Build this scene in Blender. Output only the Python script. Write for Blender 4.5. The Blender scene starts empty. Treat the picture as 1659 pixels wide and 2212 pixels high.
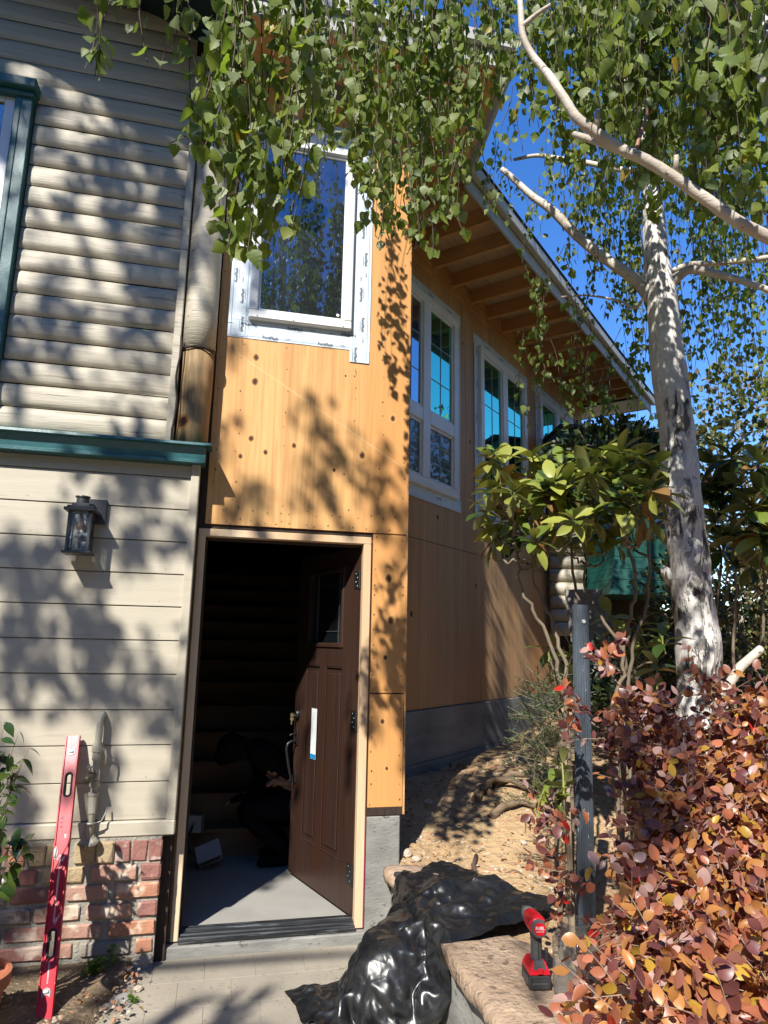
import bpy, bmesh, math, random
import numpy as np
from mathutils import Vector, Matrix, Quaternion, noise as mnoise

random.seed(7)
rng = np.random.default_rng(11)
SC = bpy.context.scene
COL = SC.collection

# ------------------------------------------------------------------ camera
CAM = Vector((0.136, -3.892, 1.477))
YAW, PITCH, ROLL, FPX = math.radians(13.15), math.radians(10.8), math.radians(1.137), 1490.0
IW, IH = 1659.0, 2212.0            # picture units used for the survey of the photograph
_f = Vector((math.sin(YAW) * math.cos(PITCH), math.cos(YAW) * math.cos(PITCH), math.sin(PITCH)))
_r = Vector((math.cos(YAW), -math.sin(YAW), 0))
_u = _r.cross(_f)
CR = _r * math.cos(ROLL) + _u * math.sin(ROLL)
CU = _u * math.cos(ROLL) - _r * math.sin(ROLL)
CF = _f
cd = bpy.data.cameras.new("camera")
cam = bpy.data.objects.new("camera", cd)
COL.objects.link(cam)
cam.matrix_world = Matrix.Translation(CAM) @ Matrix((CR, CU, -CF)).transposed().to_4x4()
cd.sensor_fit = 'VERTICAL'
cd.sensor_height = 24.0
cd.lens = 24.0 * FPX / IH
cd.clip_start = 0.02
cd.clip_end = 1000
SC.camera = cam

# ------------------------------------------------------------------ light
SUN = Vector((0.402, 0.631, -0.663)).normalized()        # travel direction of the light
sl = bpy.data.lights.new("sun", 'SUN')
sl.energy = 4.5
sl.angle = math.radians(0.53)
sl.color = (1.0, 0.95, 0.86)
so = bpy.data.objects.new("sun", sl)
COL.objects.link(so)
so.rotation_mode = 'QUATERNION'
so.rotation_quaternion = SUN.to_track_quat('-Z', 'Y')
so.location = (-6, -10, 12)

wd_ = bpy.data.worlds.new("World")
SC.world = wd_
wd_.use_nodes = True
_nt = wd_.node_tree
_bg = _nt.nodes["Background"]
_sky = _nt.nodes.new("ShaderNodeTexSky")
_sky.sky_type = 'NISHITA'
_sky.sun_disc = False
_sky.sun_elevation = math.asin(-SUN.z)
_sky.sun_rotation = math.atan2(-SUN.x, -SUN.y)
_sky.altitude = 300
_sky.air_density = 1.0
_sky.dust_density = 0.0
_sky.ozone_density = 2.0
_hs = _nt.nodes.new("ShaderNodeHueSaturation")     # the deep, saturated blue of the photograph, all over the sky
_hs.inputs["Saturation"].default_value = 1.32
_hs.inputs["Hue"].default_value = 0.512
_nt.links.new(_sky.outputs[0], _hs.inputs["Color"])
_nt.links.new(_hs.outputs[0], _bg.inputs[0])
_bg.inputs[1].default_value = 0.15

SC.view_settings.view_transform = 'Standard'
SC.view_settings.look = 'None'
SC.view_settings.exposure = 0.85
SC.view_settings.gamma = 1.0
SC.view_settings.use_curve_mapping = False
SC.render.engine = 'CYCLES'
SC.cycles.use_denoising = True
SC.cycles.max_bounces = 8
SC.cycles.transparent_max_bounces = 16
SC.cycles.caustics_reflective = False
SC.cycles.caustics_refractive = False
SC.cycles.sample_clamp_indirect = 6.0


# ------------------------------------------------------------------ survey helpers
def ray(u, v):
    return (CR * ((u - IW / 2) / FPX) + CU * (-(v - IH / 2) / FPX) + CF)


def at(u, v, dist):
    """point seen at picture position (u, v), at the horizontal distance dist from the viewpoint"""
    d = ray(u, v)
    return CAM + d * (dist / math.hypot(d.x, d.y))


def to_px(p):
    q = Vector(p) - CAM
    z = q.dot(CF)
    if z < 0.05:
        return None
    return (IW / 2 + FPX * q.dot(CR) / z, IH / 2 - FPX * q.dot(CU) / z, z)


# ------------------------------------------------------------------ mesh helpers
class MB:
    def __init__(s):
        s.v, s.f, s.m = [], [], []
        s.mi = 0

    def add(s, vs, fs):
        b = len(s.v)
        s.v += [tuple(v) for v in vs]
        for f in fs:
            s.f.append(tuple(i + b for i in f))
            s.m.append(s.mi)
        return s

    def quad(s, a, b, c, d):
        return s.add([a, b, c, d], [(0, 1, 2, 3)])

    def obox(s, M, hx, hy, hz, bev=0.0):
        if bev <= 0:
            vs = [M @ Vector((x * hx, y * hy, z * hz)) for x in (-1, 1) for y in (-1, 1) for z in (-1, 1)]
            return s.add(vs, [(0, 1, 3, 2), (4, 6, 7, 5), (0, 4, 5, 1), (2, 3, 7, 6), (0, 2, 6, 4), (1, 5, 7, 3)])
        bev = min(bev, hx * .9, hy * .9, hz * .9)
        vs, idx = [], {}
        for x in (-1, 1):
            for y in (-1, 1):
                for z in (-1, 1):
                    for a in range(3):
                        c = [x * (hx - bev), y * (hy - bev), z * (hz - bev)]
                        c[a] = (x * hx, y * hy, z * hz)[a]
                        idx[(x, y, z, a)] = len(vs)
                        vs.append(M @ Vector(c))
        fs = []
        for a in range(3):
            b, c = [i for i in range(3) if i != a]
            for sa in (-1, 1):
                loop = []
                for sb, sc_ in ((-1, -1), (1, -1), (1, 1), (-1, 1)):
                    k = [0, 0, 0]
                    k[a], k[b], k[c] = sa, sb, sc_
                    loop.append(idx[(*k, a)])
                fs.append(loop)
        for a in range(3):
            b, c = [i for i in range(3) if i != a]
            for sb in (-1, 1):
                for sc_ in (-1, 1):
                    k0, k1 = [0, 0, 0], [0, 0, 0]
                    k0[a], k0[b], k0[c] = -1, sb, sc_
                    k1[a], k1[b], k1[c] = 1, sb, sc_
                    fs.append([idx[(*k0, b)], idx[(*k1, b)], idx[(*k1, c)], idx[(*k0, c)]])
        for x in (-1, 1):
            for y in (-1, 1):
                for z in (-1, 1):
                    fs.append([idx[(x, y, z, 0)], idx[(x, y, z, 1)], idx[(x, y, z, 2)]])
        return s.add(vs, fs)

    def box(s, x0, x1, y0, y1, z0, z1, bev=0.0):
        return s.obox(Matrix.Translation(((x0 + x1) / 2, (y0 + y1) / 2, (z0 + z1) / 2)),
                      abs(x1 - x0) / 2, abs(y1 - y0) / 2, abs(z1 - z0) / 2, bev)

    def beam(s, a, b, w, h, up=(0, 0, 1), bev=0.0):
        a, b = Vector(a), Vector(b)
        d = b - a
        L = d.length
        d.normalize()
        side = d.cross(Vector(up)).normalized()
        upv = side.cross(d)
        M = Matrix((d, side, upv)).transposed().to_4x4()
        M.translation = (a + b) / 2
        return s.obox(M, L / 2, w / 2, h / 2, bev)

    def tube(s, pts, rads, n=8, cap=True):
        pts = [Vector(p) for p in pts]
        if isinstance(rads, (int, float)):
            rads = [rads] * len(pts)
        t = (pts[1] - pts[0]).normalized()
        nrm = t.orthogonal().normalized()
        vs, fs = [], []
        for i, p in enumerate(pts):
            if i == 0:
                d = t
            elif i == len(pts) - 1:
                d = (pts[i] - pts[i - 1]).normalized()
            else:
                d = (pts[i + 1] - pts[i - 1]).normalized()
            nrm = (nrm - d * nrm.dot(d))
            if nrm.length < 1e-6:
                nrm = d.orthogonal()
            nrm.normalize()
            bn = d.cross(nrm)
            for k in range(n):
                a = 2 * math.pi * k / n
                vs.append(p + (nrm * math.cos(a) + bn * math.sin(a)) * rads[i])
        for i in range(len(pts) - 1):
            for k in range(n):
                fs.append((i * n + k, i * n + (k + 1) % n, (i + 1) * n + (k + 1) % n, (i + 1) * n + k))
        if cap:
            fs.append(tuple(range(n - 1, -1, -1)))
            fs.append(tuple((len(pts) - 1) * n + k for k in range(n)))
        return s.add(vs, fs)

    def lathe(s, prof, M, n=16):
        """prof: list of (radius, height); axis = local z of M"""
        vs, fs = [], []
        for r, h in prof:
            for k in range(n):
                a = 2 * math.pi * k / n
                vs.append(M @ Vector((r * math.cos(a), r * math.sin(a), h)))
        for i in range(len(prof) - 1):
            for k in range(n):
                fs.append((i * n + k, i * n + (k + 1) % n, (i + 1) * n + (k + 1) % n, (i + 1) * n + k))
        fs.append(tuple(range(n - 1, -1, -1)))
        fs.append(tuple((len(prof) - 1) * n + k for k in range(n)))
        return s.add(vs, fs)

    def prism(s, poly, M, h):
        """polygon in local xy of M, extruded to local z = h"""
        n = len(poly)
        vs = [M @ Vector((x, y, 0)) for x, y in poly] + [M @ Vector((x, y, h)) for x, y in poly]
        fs = [tuple(range(n - 1, -1, -1)), tuple(range(n, 2 * n))]
        fs += [(i, (i + 1) % n, n + (i + 1) % n, n + i) for i in range(n)]
        return s.add(vs, fs)

    def grid(s, fn, nu, nv):
        vs = [fn(i / nu, j / nv) for j in range(nv + 1) for i in range(nu + 1)]
        fs = [(j * (nu + 1) + i, j * (nu + 1) + i + 1, (j + 1) * (nu + 1) + i + 1, (j + 1) * (nu + 1) + i)
              for j in range(nv) for i in range(nu)]
        return s.add(vs, fs)


def root_loc(p):
    l = Vector((0, 0, 0))
    while p is not None:
        l += p.location
        p = p.parent
    return l


def finish(o, parent=None, label=None, cat=None, group=None, kind=None):
    COL.objects.link(o)
    if parent is not None:
        o.parent = parent
    if label:
        o["label"] = label
    if cat:
        o["category"] = cat
    if group:
        o["group"] = group
    if kind:
        o["kind"] = kind
    return o


def build(name, mb, mat, parent=None, smooth=False, local=False, fix=True, **kw):
    """link the collected shapes as ONE mesh object; vertices are given in world coordinates unless local"""
    me = bpy.data.meshes.new(name)
    off = Vector((0, 0, 0)) if (local or parent is None) else root_loc(parent)
    me.from_pydata([(v[0] - off.x, v[1] - off.y, v[2] - off.z) for v in mb.v], [], mb.f)
    mats = mat if isinstance(mat, (list, tuple)) else [mat]
    for m in mats:
        me.materials.append(m)
    if len(mats) > 1:
        me.polygons.foreach_set("material_index", mb.m)
    if fix:
        bm = bmesh.new()
        bm.from_mesh(me)
        bmesh.ops.recalc_face_normals(bm, faces=bm.faces)
        bm.to_mesh(me)
        bm.free()
    if smooth:
        me.polygons.foreach_set("use_smooth", [True] * len(me.polygons))
    me.update()
    return finish(bpy.data.objects.new(name, me), parent, **kw)


def thing(name, label, cat, loc=(0, 0, 0), group=None, rotz=0.0):
    o = bpy.data.objects.new(name, None)
    o.empty_display_size = 0.1
    o.location = loc
    o.rotation_euler = (0, 0, rotz)
    return finish(o, None, label, cat, group)


def tri_mesh(name, V, T, mats, midx=None, smooth=True):
    """fast triangle mesh from numpy arrays"""
    me = bpy.data.meshes.new(name)
    nv, nt = len(V), len(T)
    me.vertices.add(nv)
    me.vertices.foreach_set("co", np.ascontiguousarray(V, dtype=np.float32).ravel())
    me.loops.add(nt * 3)
    me.loops.foreach_set("vertex_index", np.ascontiguousarray(T, dtype=np.int32).ravel())
    me.polygons.add(nt)
    me.polygons.foreach_set("loop_start", np.arange(nt, dtype=np.int32) * 3)
    me.polygons.foreach_set("use_smooth", np.full(nt, smooth))
    for m in mats:
        me.materials.append(m)
    if midx is not None:
        me.polygons.foreach_set("material_index", np.ascontiguousarray(midx, dtype=np.int32))
    me.update(calc_edges=True)
    me.validate()
    return me


# ------------------------------------------------------------------ materials (all procedural)
def new_mat(name):
    m = bpy.data.materials.new(name)
    m.use_nodes = True
    nt = m.node_tree
    return m, nt, nt.nodes["Principled BSDF"]


def nd(nt, typ, **kw):
    n = nt.nodes.new(typ)
    for k, v in kw.items():
        if k.startswith("i_"):
            n.inputs[int(k[2:])].default_value = v
        else:
            setattr(n, k, v)
    return n


def coords(nt, scale=(1, 1, 1), kind="Object", rot=(0, 0, 0)):
    tc = nd(nt, "ShaderNodeTexCoord")
    mp = nd(nt, "ShaderNodeMapping")
    mp.inputs["Scale"].default_value = scale
    mp.inputs["Rotation"].default_value = rot
    nt.links.new(tc.outputs[kind], mp.inputs[0])
    return mp.outputs[0]


def noise_(nt, vec, scale, detail=4, rough=.55, dist=0.0):
    n = nd(nt, "ShaderNodeTexNoise")
    n.inputs["Scale"].default_value = scale
    n.inputs["Detail"].default_value = detail
    n.inputs["Roughness"].default_value = rough
    n.inputs["Distortion"].default_value = dist
    nt.links.new(vec, n.inputs["Vector"])
    return n.outputs["Fac"]


def ramp(nt, fac, stops):
    r = nd(nt, "ShaderNodeValToRGB")
    e = r.color_ramp.elements
    while len(e) < len(stops):
        e.new(0.5)
    for k, (p, c) in enumerate(stops):
        e[k].position = p
        e[k].color = (*c, 1) if len(c) == 3 else c
    nt.links.new(fac, r.inputs[0])
    return r.outputs[0]


def mixc(nt, fac, a, b, mode='MIX'):
    n = nd(nt, "ShaderNodeMix", data_type='RGBA', blend_type=mode)
    for k, v in ((0, fac), (6, a), (7, b)):
        if isinstance(v, (int, float)):
            n.inputs[k].default_value = v
        elif isinstance(v, tuple):
            n.inputs[k].default_value = (*v, 1) if len(v) == 3 else v
        else:
            nt.links.new(v, n.inputs[k])
    return n.outputs[2]


def math_(nt, op, a, b=0.0, clamp=False):
    n = nd(nt, "ShaderNodeMath", operation=op, use_clamp=clamp)
    for k, v in ((0, a), (1, b)):
        if isinstance(v, (int, float)):
            n.inputs[k].default_value = v
        else:
            nt.links.new(v, n.inputs[k])
    return n.outputs[0]


def bump_(nt, bs, h, strength=.3, dist=.01):
    b = nd(nt, "ShaderNodeBump")
    b.inputs["Strength"].default_value = strength
    b.inputs["Distance"].default_value = dist
    nt.links.new(h, b.inputs["Height"])
    nt.links.new(b.outputs[0], bs.inputs["Normal"])


def plain(name, c1, c2=None, scale=6, rough=.6, bump=.0, bscale=60, bdist=.004, stretch=(1, 1, 1), metal=0.0,
          spec=.5, detail=5, lo=.35, hi=.68, fleck=None, fscale=90, famt=.62, coat=0.0, crack=None):
    """noise-mottled surface"""
    m, nt, bs = new_mat(name)
    c2 = c2 or tuple(x * .72 for x in c1)
    vec = coords(nt, stretch)
    f = noise_(nt, vec, scale, detail)
    col = ramp(nt, f, [(lo, c1), (hi, c2)])
    if fleck:
        ff = noise_(nt, vec, fscale, 3, .6)
        col = mixc(nt, ramp(nt, ff, [(famt, (0, 0, 0)), (famt + .06, (1, 1, 1))]), col, fleck)
    if crack:
        # drying checks: thin dark lines along the board
        cf = noise_(nt, coords(nt, (1.1, 6, 46)), 1.6, 4, .62, .5)
        col = mixc(nt, ramp(nt, cf, [(.665, (0, 0, 0)), (.69, (.85, .85, .85))]), col, crack)
    nt.links.new(col, bs.inputs["Base Color"])
    bs.inputs["Roughness"].default_value = rough
    bs.inputs["Metallic"].default_value = metal
    bs.inputs["Specular IOR Level"].default_value = spec
    if coat:
        bs.inputs["Coat Weight"].default_value = coat
        bs.inputs["Coat Roughness"].default_value = .15
    if bump:
        bump_(nt, bs, noise_(nt, vec, bscale, 5), bump, bdist)
    return m


def wood(name, c_lo, c_hi, grain=(14, 14, .8), rough=.65, knots=(), scratch=None, tone=(2.2, 2.2, .45), dark=None, bump=.12,
         axis='Z', nfl=True):
    """sawn wood or plywood: long grain, broad tone, knots at given (x, z, radius)"""
    m, nt, bs = new_mat(name)
    vec = coords(nt, grain)
    g = noise_(nt, vec, 1.6, 8, .62, .9)
    g2 = noise_(nt, coords(nt, tuple(k * 3.1 for k in grain)), 1.9, 5, .6, .3)
    t = noise_(nt, coords(nt, tone), 1.0, 3, .5, .6)
    mid = tuple((a + b) / 2 for a, b in zip(c_lo, c_hi))
    col = ramp(nt, g, [(.28, c_lo), (.47, mid), (.56, c_hi), (.72, mid)])
    col = mixc(nt, .35, col, ramp(nt, g2, [(.35, c_lo), (.65, c_hi)]))
    col = mixc(nt, ramp(nt, t, [(.35, (0, 0, 0)), (.7, (.55, .55, .55))]), col, tuple(x * 1.25 for x in c_hi))
    # flat-sawn figure: nested arches from the contour lines of a stretched noise
    fg = noise_(nt, coords(nt, tuple(k * .30 for k in grain)), 1.0, 2, .5, 1.6)
    fl = math_(nt, 'PINGPONG', math_(nt, 'MULTIPLY', fg, 9.0), .5)
    col = mixc(nt, math_(nt, 'MULTIPLY', ramp(nt, fl, [(.30, (0, 0, 0)), (.48, (.28, .28, .28))]), 1.0), col, tuple(x * .80 for x in c_lo))
    pk = noise_(nt, coords(nt, tuple(k * .12 for k in grain)), 1.3, 3, .5, .5)
    col = mixc(nt, ramp(nt, pk, [(.42, (0, 0, 0)), (.64, (.75, .75, .75))]), col, (c_hi[0] * .88, c_hi[1] * .68, c_hi[2] * .52))
    if scratch:
        # a pale rubbed line: z = k x + b
        k, b, wdt, x0, x1 = scratch
        tc = nd(nt, "ShaderNodeTexCoord")
        sx = nd(nt, "ShaderNodeSeparateXYZ")
        nt.links.new(tc.outputs["Object"], sx.inputs[0])
        d = math_(nt, 'ABSOLUTE', math_(nt, 'SUBTRACT', sx.outputs[2], math_(nt, 'ADD', math_(nt, 'MULTIPLY', sx.outputs[0], k), b)))
        d = math_(nt, 'ADD', d, math_(nt, 'MULTIPLY', g2, wdt * 1.2))
        msk = math_(nt, 'LESS_THAN', d, wdt)
        msk = math_(nt, 'MULTIPLY', msk, math_(nt, 'MULTIPLY', math_(nt, 'GREATER_THAN', sx.outputs[0], x0), math_(nt, 'LESS_THAN', sx.outputs[0], x1)))
        col = mixc(nt, math_(nt, 'MULTIPLY', msk, .35), col, (.76, .55, .29))
    if knots:
        dmin = None
        wob = noise_(nt, coords(nt, (30, 30, 30)), 1.0, 2)
        wob = math_(nt, 'MULTIPLY', math_(nt, 'SUBTRACT', wob, .5), 1.1)
        tc = nd(nt, "ShaderNodeTexCoord")
        for (kx, kz, kr) in knots:
            mp = nd(nt, "ShaderNodeMapping")
            mp.vector_type = 'POINT'
            mp.inputs["Location"].default_value = (-kx / kr, 0, -kz * .78 / kr)
            mp.inputs["Scale"].default_value = (1 / kr, 0, .78 / kr)
            nt.links.new(tc.outputs["Object"], mp.inputs[0])
            ln = nd(nt, "ShaderNodeVectorMath", operation='LENGTH')
            nt.links.new(mp.outputs[0], ln.inputs[0])
            d = ln.outputs["Value"]
            dmin = d if dmin is None else math_(nt, 'MINIMUM', dmin, d)
        dmin = math_(nt, 'ADD', dmin, wob)
        kcol = ramp(nt, math_(nt, 'MULTIPLY', dmin, .4), [(.10, (.045, .02, .012)), (.36, (.09, .038, .016)), (.44, (.32, .14, .045)), (.60, (.42, .22, .075)), (.70, tuple(c_hi))])
        kmask = ramp(nt, math_(nt, 'MULTIPLY', dmin, .4), [(.50, (1, 1, 1)), (.95, (0, 0, 0))])
        col = mixc(nt, kmask, col, kcol)
    if dark is not None:
        col = mixc(nt, 1.0, col, dark, 'MULTIPLY')
    nt.links.new(col, bs.inputs["Base Color"])
    bs.inputs["Roughness"].default_value = rough
    bs.inputs["Specular IOR Level"].default_value = .3
    bump_(nt, bs, g2, bump, .003)
    return m


def leafmat(name, col, trans=.35, rough=.42, var=.25, back=None, tcol=None, vein=0.0):
    """leaf: glossy face, some light through the blade; a little tone change from leaf to leaf"""
    m, nt, bs = new_mat(name)
    n = noise_(nt, coords(nt, (1, 1, 1), "Generated"), 7.0, 3)
    oi = nd(nt, "ShaderNodeObjectInfo")
    geo = nd(nt, "ShaderNodeNewGeometry")
    rnd = math_(nt, 'ADD', oi.outputs["Random"], geo.outputs["Random Per Island"])
    rnd = math_(nt, 'FRACT', rnd)
    hi = tuple(min(1, c * (1 + var)) for c in col)
    lo = tuple(c * (1 - var) for c in col)
    base = ramp(nt, rnd, [(0, lo), (1, hi)])
    base = mixc(nt, math_(nt, 'MULTIPLY', n, .35), base, tuple(c * .55 for c in col))
    if back:
        base = mixc(nt, geo.outputs["Backfacing"], base, back)
    nt.links.new(base, bs.inputs["Base Color"])
    bs.inputs["Roughness"].default_value = rough
    bs.inputs["Specular IOR Level"].default_value = .45
    tr = nd(nt, "ShaderNodeBsdfTranslucent")
    tc_ = mixc(nt, 1.0, base, tcol or (1.5, 1.6, .7), 'MULTIPLY')
    nt.links.new(tc_, tr.inputs[0])
    mx = nd(nt, "ShaderNodeMixShader")
    mx.inputs[0].default_value = trans
    nt.links.new(bs.outputs[0], mx.inputs[1])
    nt.links.new(tr.outputs[0], mx.inputs[2])
    out = nt.nodes["Material Output"]
    nt.links.new(mx.outputs[0], out.inputs[0])
    return m


def glassy(name, tint, refl=.22, see=0.0, rough=.0, base=(.006, .008, .01), spec=(1, 1, 1)):
    """window pane: mirror-like coat over a dark room, or partly see-through"""
    m, nt, bs = new_mat(name)
    out = nt.nodes["Material Output"]
    gl = nd(nt, "ShaderNodeBsdfGlossy")
    gl.inputs["Color"].default_value = (*tint, 1)
    gl.inputs["Roughness"].default_value = rough
    fr = nd(nt, "ShaderNodeFresnel")
    fr.inputs[0].default_value = 1.5
    fac = math_(nt, 'ADD', math_(nt, 'MULTIPLY', fr.outputs[0], .75), refl, True)
    bs.inputs["Base Color"].default_value = (*base, 1)
    bs.inputs["Roughness"].default_value = .3
    tp = nd(nt, "ShaderNodeBsdfTransparent")
    tp.inputs[0].default_value = (.8, .85, .85, 1)
    m1 = nd(nt, "ShaderNodeMixShader")
    m1.inputs[0].default_value = see
    nt.links.new(bs.outputs[0], m1.inputs[1])
    nt.links.new(tp.outputs[0], m1.inputs[2])
    m2 = nd(nt, "ShaderNodeMixShader")
    nt.links.new(fac, m2.inputs[0])
    nt.links.new(m1.outputs[0], m2.inputs[1])
    nt.links.new(gl.outputs[0], m2.inputs[2])
    nt.links.new(m2.outputs[0], out.inputs[0])
    return m


M = {}
M['siding'] = plain('greige_paint', (.50, .455, .36), (.44, .40, .315), 2.2, .55, .22, 26, .004, (.5, 4, 9), fleck=(.40, .36, .285), fscale=3, famt=.66)
M['logpaint'] = plain('log_paint', (.49, .445, .355), (.41, .37, .29), 2.6, .55, .35, 9, .008, (.7, 5, 12), fleck=(.30, .26, .20), fscale=3.2, famt=.62, crack=(.10, .085, .065))
M['teal'] = plain('teal_paint', (.030, .125, .135), (.022, .095, .105), 5, .38, .35, 60, .003, (1, 4, 4), fleck=(.16, .24, .25), fscale=30, famt=.68)
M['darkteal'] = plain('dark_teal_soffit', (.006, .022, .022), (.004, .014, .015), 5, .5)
M['white'] = plain('white_vinyl', (.78, .79, .80), (.72, .73, .74), 4, .35)
M['fascia'] = plain('fascia_primer', (.42, .42, .39), (.36, .36, .335), 3, .6, .2, 40, .003, fleck=(.25, .24, .21), fscale=14, famt=.66)
M['concrete'] = plain('grey_concrete', (.30, .295, .27), (.17, .17, .16), 3.4, .85, .6, 34, .006, (1, 1, 2.2), fleck=(.11, .11, .105), fscale=18, famt=.62)
M['darkconcrete'] = plain('dark_grey_concrete', (.25, .255, .25), (.14, .145, .145), 2.6, .85, .6, 30, .006, (1, 1, 2.5), fleck=(.30, .31, .31), fscale=16, famt=.66)  # darker mottled grey for the wing's stem wall
M['floor'] = plain('smooth_floor', (.36, .35, .32), (.30, .29, .27), 3, .6, .15, 60, .002)
M['paver'] = plain('stamped_paver', (.36, .32, .255), (.27, .24, .19), 2.6, .85, .5, 55, .004, fleck=(.17, .15, .12), fscale=45, famt=.64)
M['dirt'] = plain('sandy_soil', (.47, .325, .175), (.33, .215, .11), 3.2, .95, 1.0, 26, .03, fleck=(.50, .40, .27), fscale=60, famt=.60)
M['darkdirt'] = plain('leaf_litter_soil', (.20, .14, .085), (.10, .075, .045), 6, .95, 1.0, 40, .02, fleck=(.36, .28, .19), fscale=70, famt=.60)
M['mortar'] = plain('mortar', (.37, .345, .29), (.26, .245, .21), 9, .9, 1.0, 70, .012, fleck=(.20, .19, .165), fscale=50, famt=.62)
BRICK = [plain('brick_orange', (.48, .225, .14), (.37, .165, .10), 7, .85, .8, 60, .006, fleck=(.55, .42, .31), fscale=9, famt=.57),
         plain('brick_red', (.33, .155, .125), (.24, .105, .09), 7, .85, .8, 60, .006, fleck=(.45, .34, .28), fscale=10, famt=.57),
         plain('brick_tan', (.44, .34, .21), (.32, .235, .14), 8, .88, .9, 50, .008, fleck=(.20, .15, .10), fscale=26, famt=.62),
         plain('brick_grey', (.36, .32, .27), (.27, .235, .20), 8, .88, .9, 60, .006, fleck=(.22, .15, .12), fscale=14, famt=.6),
         plain('brick_pink', (.47, .28, .215), (.36, .20, .15), 7, .85, .8, 60, .006, fleck=(.55, .46, .36), fscale=9, famt=.54)]
M['stone'] = plain('sandstone', (.44, .32, .22), (.25, .175, .12), 5, .9, 1.0, 30, .02, fleck=(.16, .115, .08), fscale=22, famt=.58)
M['pebble'] = plain('pebbles', (.42, .32, .21), (.28, .21, .14), 30, .9)
TOWER_KNOTS = [(.256, 2.965, 0.0124), (.254, 2.62, 0.0105), (.50, 2.60, 0.0093), (.338, 2.545, 0.0087), (.905, 2.575, 0.0124), (.255, 3.115, 0.0118),
               (.80, 2.45, 0.0037), (.20, 2.51, 0.0087), (.74, 2.47, 0.0074), (1.09, 2.82, 0.0105), (.79, 3.06, 0.0050),
               (1.08, 1.85, 0.0136), (1.10, 1.61, 0.0130), (1.07, 1.40, 0.0074), (1.06, 1.05, 0.0081), (1.09, .80, 0.0062), (.30, 4.85, 0.0112)]
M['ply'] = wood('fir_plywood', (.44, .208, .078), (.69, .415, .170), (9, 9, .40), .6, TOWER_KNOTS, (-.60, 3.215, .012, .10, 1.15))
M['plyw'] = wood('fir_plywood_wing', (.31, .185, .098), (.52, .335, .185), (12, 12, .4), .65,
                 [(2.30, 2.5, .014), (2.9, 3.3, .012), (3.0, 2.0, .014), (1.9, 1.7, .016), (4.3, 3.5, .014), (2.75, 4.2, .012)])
M['fir'] = wood('fir_lumber', (.36, .19, .075), (.58, .35, .16), (14, 1.0, 14), .65)
M['deck'] = wood('roof_sheathing', (.42, .30, .17), (.56, .43, .27), (1.0, 9, 9), .7)
M['soffit'] = wood('soffit_board', (.38, .19, .07), (.60, .34, .14), (1.0, 10, 10), .65)
M['jamb'] = wood('primed_pine_jamb', (.56, .42, .27), (.70, .56, .40), (20, 20, .9), .55, bump=.04)
M['oldlog'] = wood('weathered_log', (.10, .065, .032), (.40, .28, .15), (26, 26, 1.0), .8, [(-.115, 2.82, .02), (-.06, 2.69, .022)], bump=.5)
M['darkwood'] = plain('dark_old_wood', (.045, .026, .018), (.02, .013, .010), 9, .8, .6, 40, .006, (5, 5, .8))
M['door'] = wood('stained_door', (.017, .0090, .0068), (.046, .0255, .0190), (30, 30, .7), .33, bump=.12)
M['black'] = plain('black_metal', (.010, .010, .011), (.016, .016, .017), 8, .38, metal=.0)
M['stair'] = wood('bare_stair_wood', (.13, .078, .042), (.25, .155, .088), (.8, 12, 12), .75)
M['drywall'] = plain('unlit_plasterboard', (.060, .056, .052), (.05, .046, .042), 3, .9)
M['thresh'] = plain('black_anodised_sill', (.018, .019, .021), (.05, .053, .057), 12, .35, .2, 60, .003, (.6, 10, 10), metal=.3, fleck=(.13, .14, .145), fscale=6, famt=.57)
M['tape'] = plain('flashing_membrane', (.66, .73, .79), (.56, .64, .72), 3, .45, .25, 9, .006, fleck=(.50, .62, .74), fscale=7, famt=.60)
M['tapeline'] = plain('print_pale_blue', (.28, .42, .55), None, 5, .5)
M['ink'] = plain('print_ink', (.028, .05, .085), None, 5, .5)
M['magenta'] = plain('magenta_membrane', (.50, .018, .10), (.42, .014, .08), 6, .5)
M['glass_tower'] = glassy('tower_window_glass', (.62, .78, 1.0), .16)
M['glass_teal'] = glassy('coated_glass_teal', (.22, .90, .66), .74)
M['glass_blue'] = glassy('coated_glass_blue', (.50, .70, .85), .60)
M['glass_dark'] = glassy('dark_low_pane', (.75, .8, .8), .06)
M['glass_old'] = glassy('old_window_glass', (.9, .95, 1.0), .10, .75)
M['grille'] = plain('thin_grille', (.30, .40, .42), None, 9, .4)
M['blind'] = plain('window_blind', (.55, .60, .60), (.48, .53, .53), 5, .6)
M['nail'] = plain('nail_heads', (.07, .04, .025), (.12, .08, .05), 40, .5)


# ------------------------------------------------------------------ ground
def smooth(a, b, x):
    t = max(0.0, min(1.0, (x - a) / (b - a)))
    return t * t * (3 - 2 * t)


WDX, WDY = 0.7283, 0.6853            # direction of the side wing in plan
WNX, WNY = 0.6853, -0.7283           # its outward normal
WC = 0.2232


def wing_pt(a, out, z):
    return Vector((a * WDX + (WC + out) * WNX, a * WDY + (WC + out) * WNY, z))


def soil_h(x, y):
    """height of the planted slope to the right of the entrance"""
    h = .235 + .30 * smooth(-.35, 1.0, y) + .05 * smooth(1.3, 2.6, x)
    h += .10 * smooth(2.0, 4.0, x) * 1.0 + .9 * smooth(3.6, 9.0, math.hypot(x, y)) + .06 * max(0, math.hypot(x, y) - 8)
    h -= .12 * smooth(-1.2, -3.2, y)
    n = mnoise.noise(Vector((x * 3.1, y * 3.1, 1.7))) * .022 + mnoise.noise(Vector((x * 9, y * 9, 4.2))) * .010
    n += mnoise.noise(Vector((x * 27, y * 27, 9.0))) * .005
    return h + n


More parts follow.
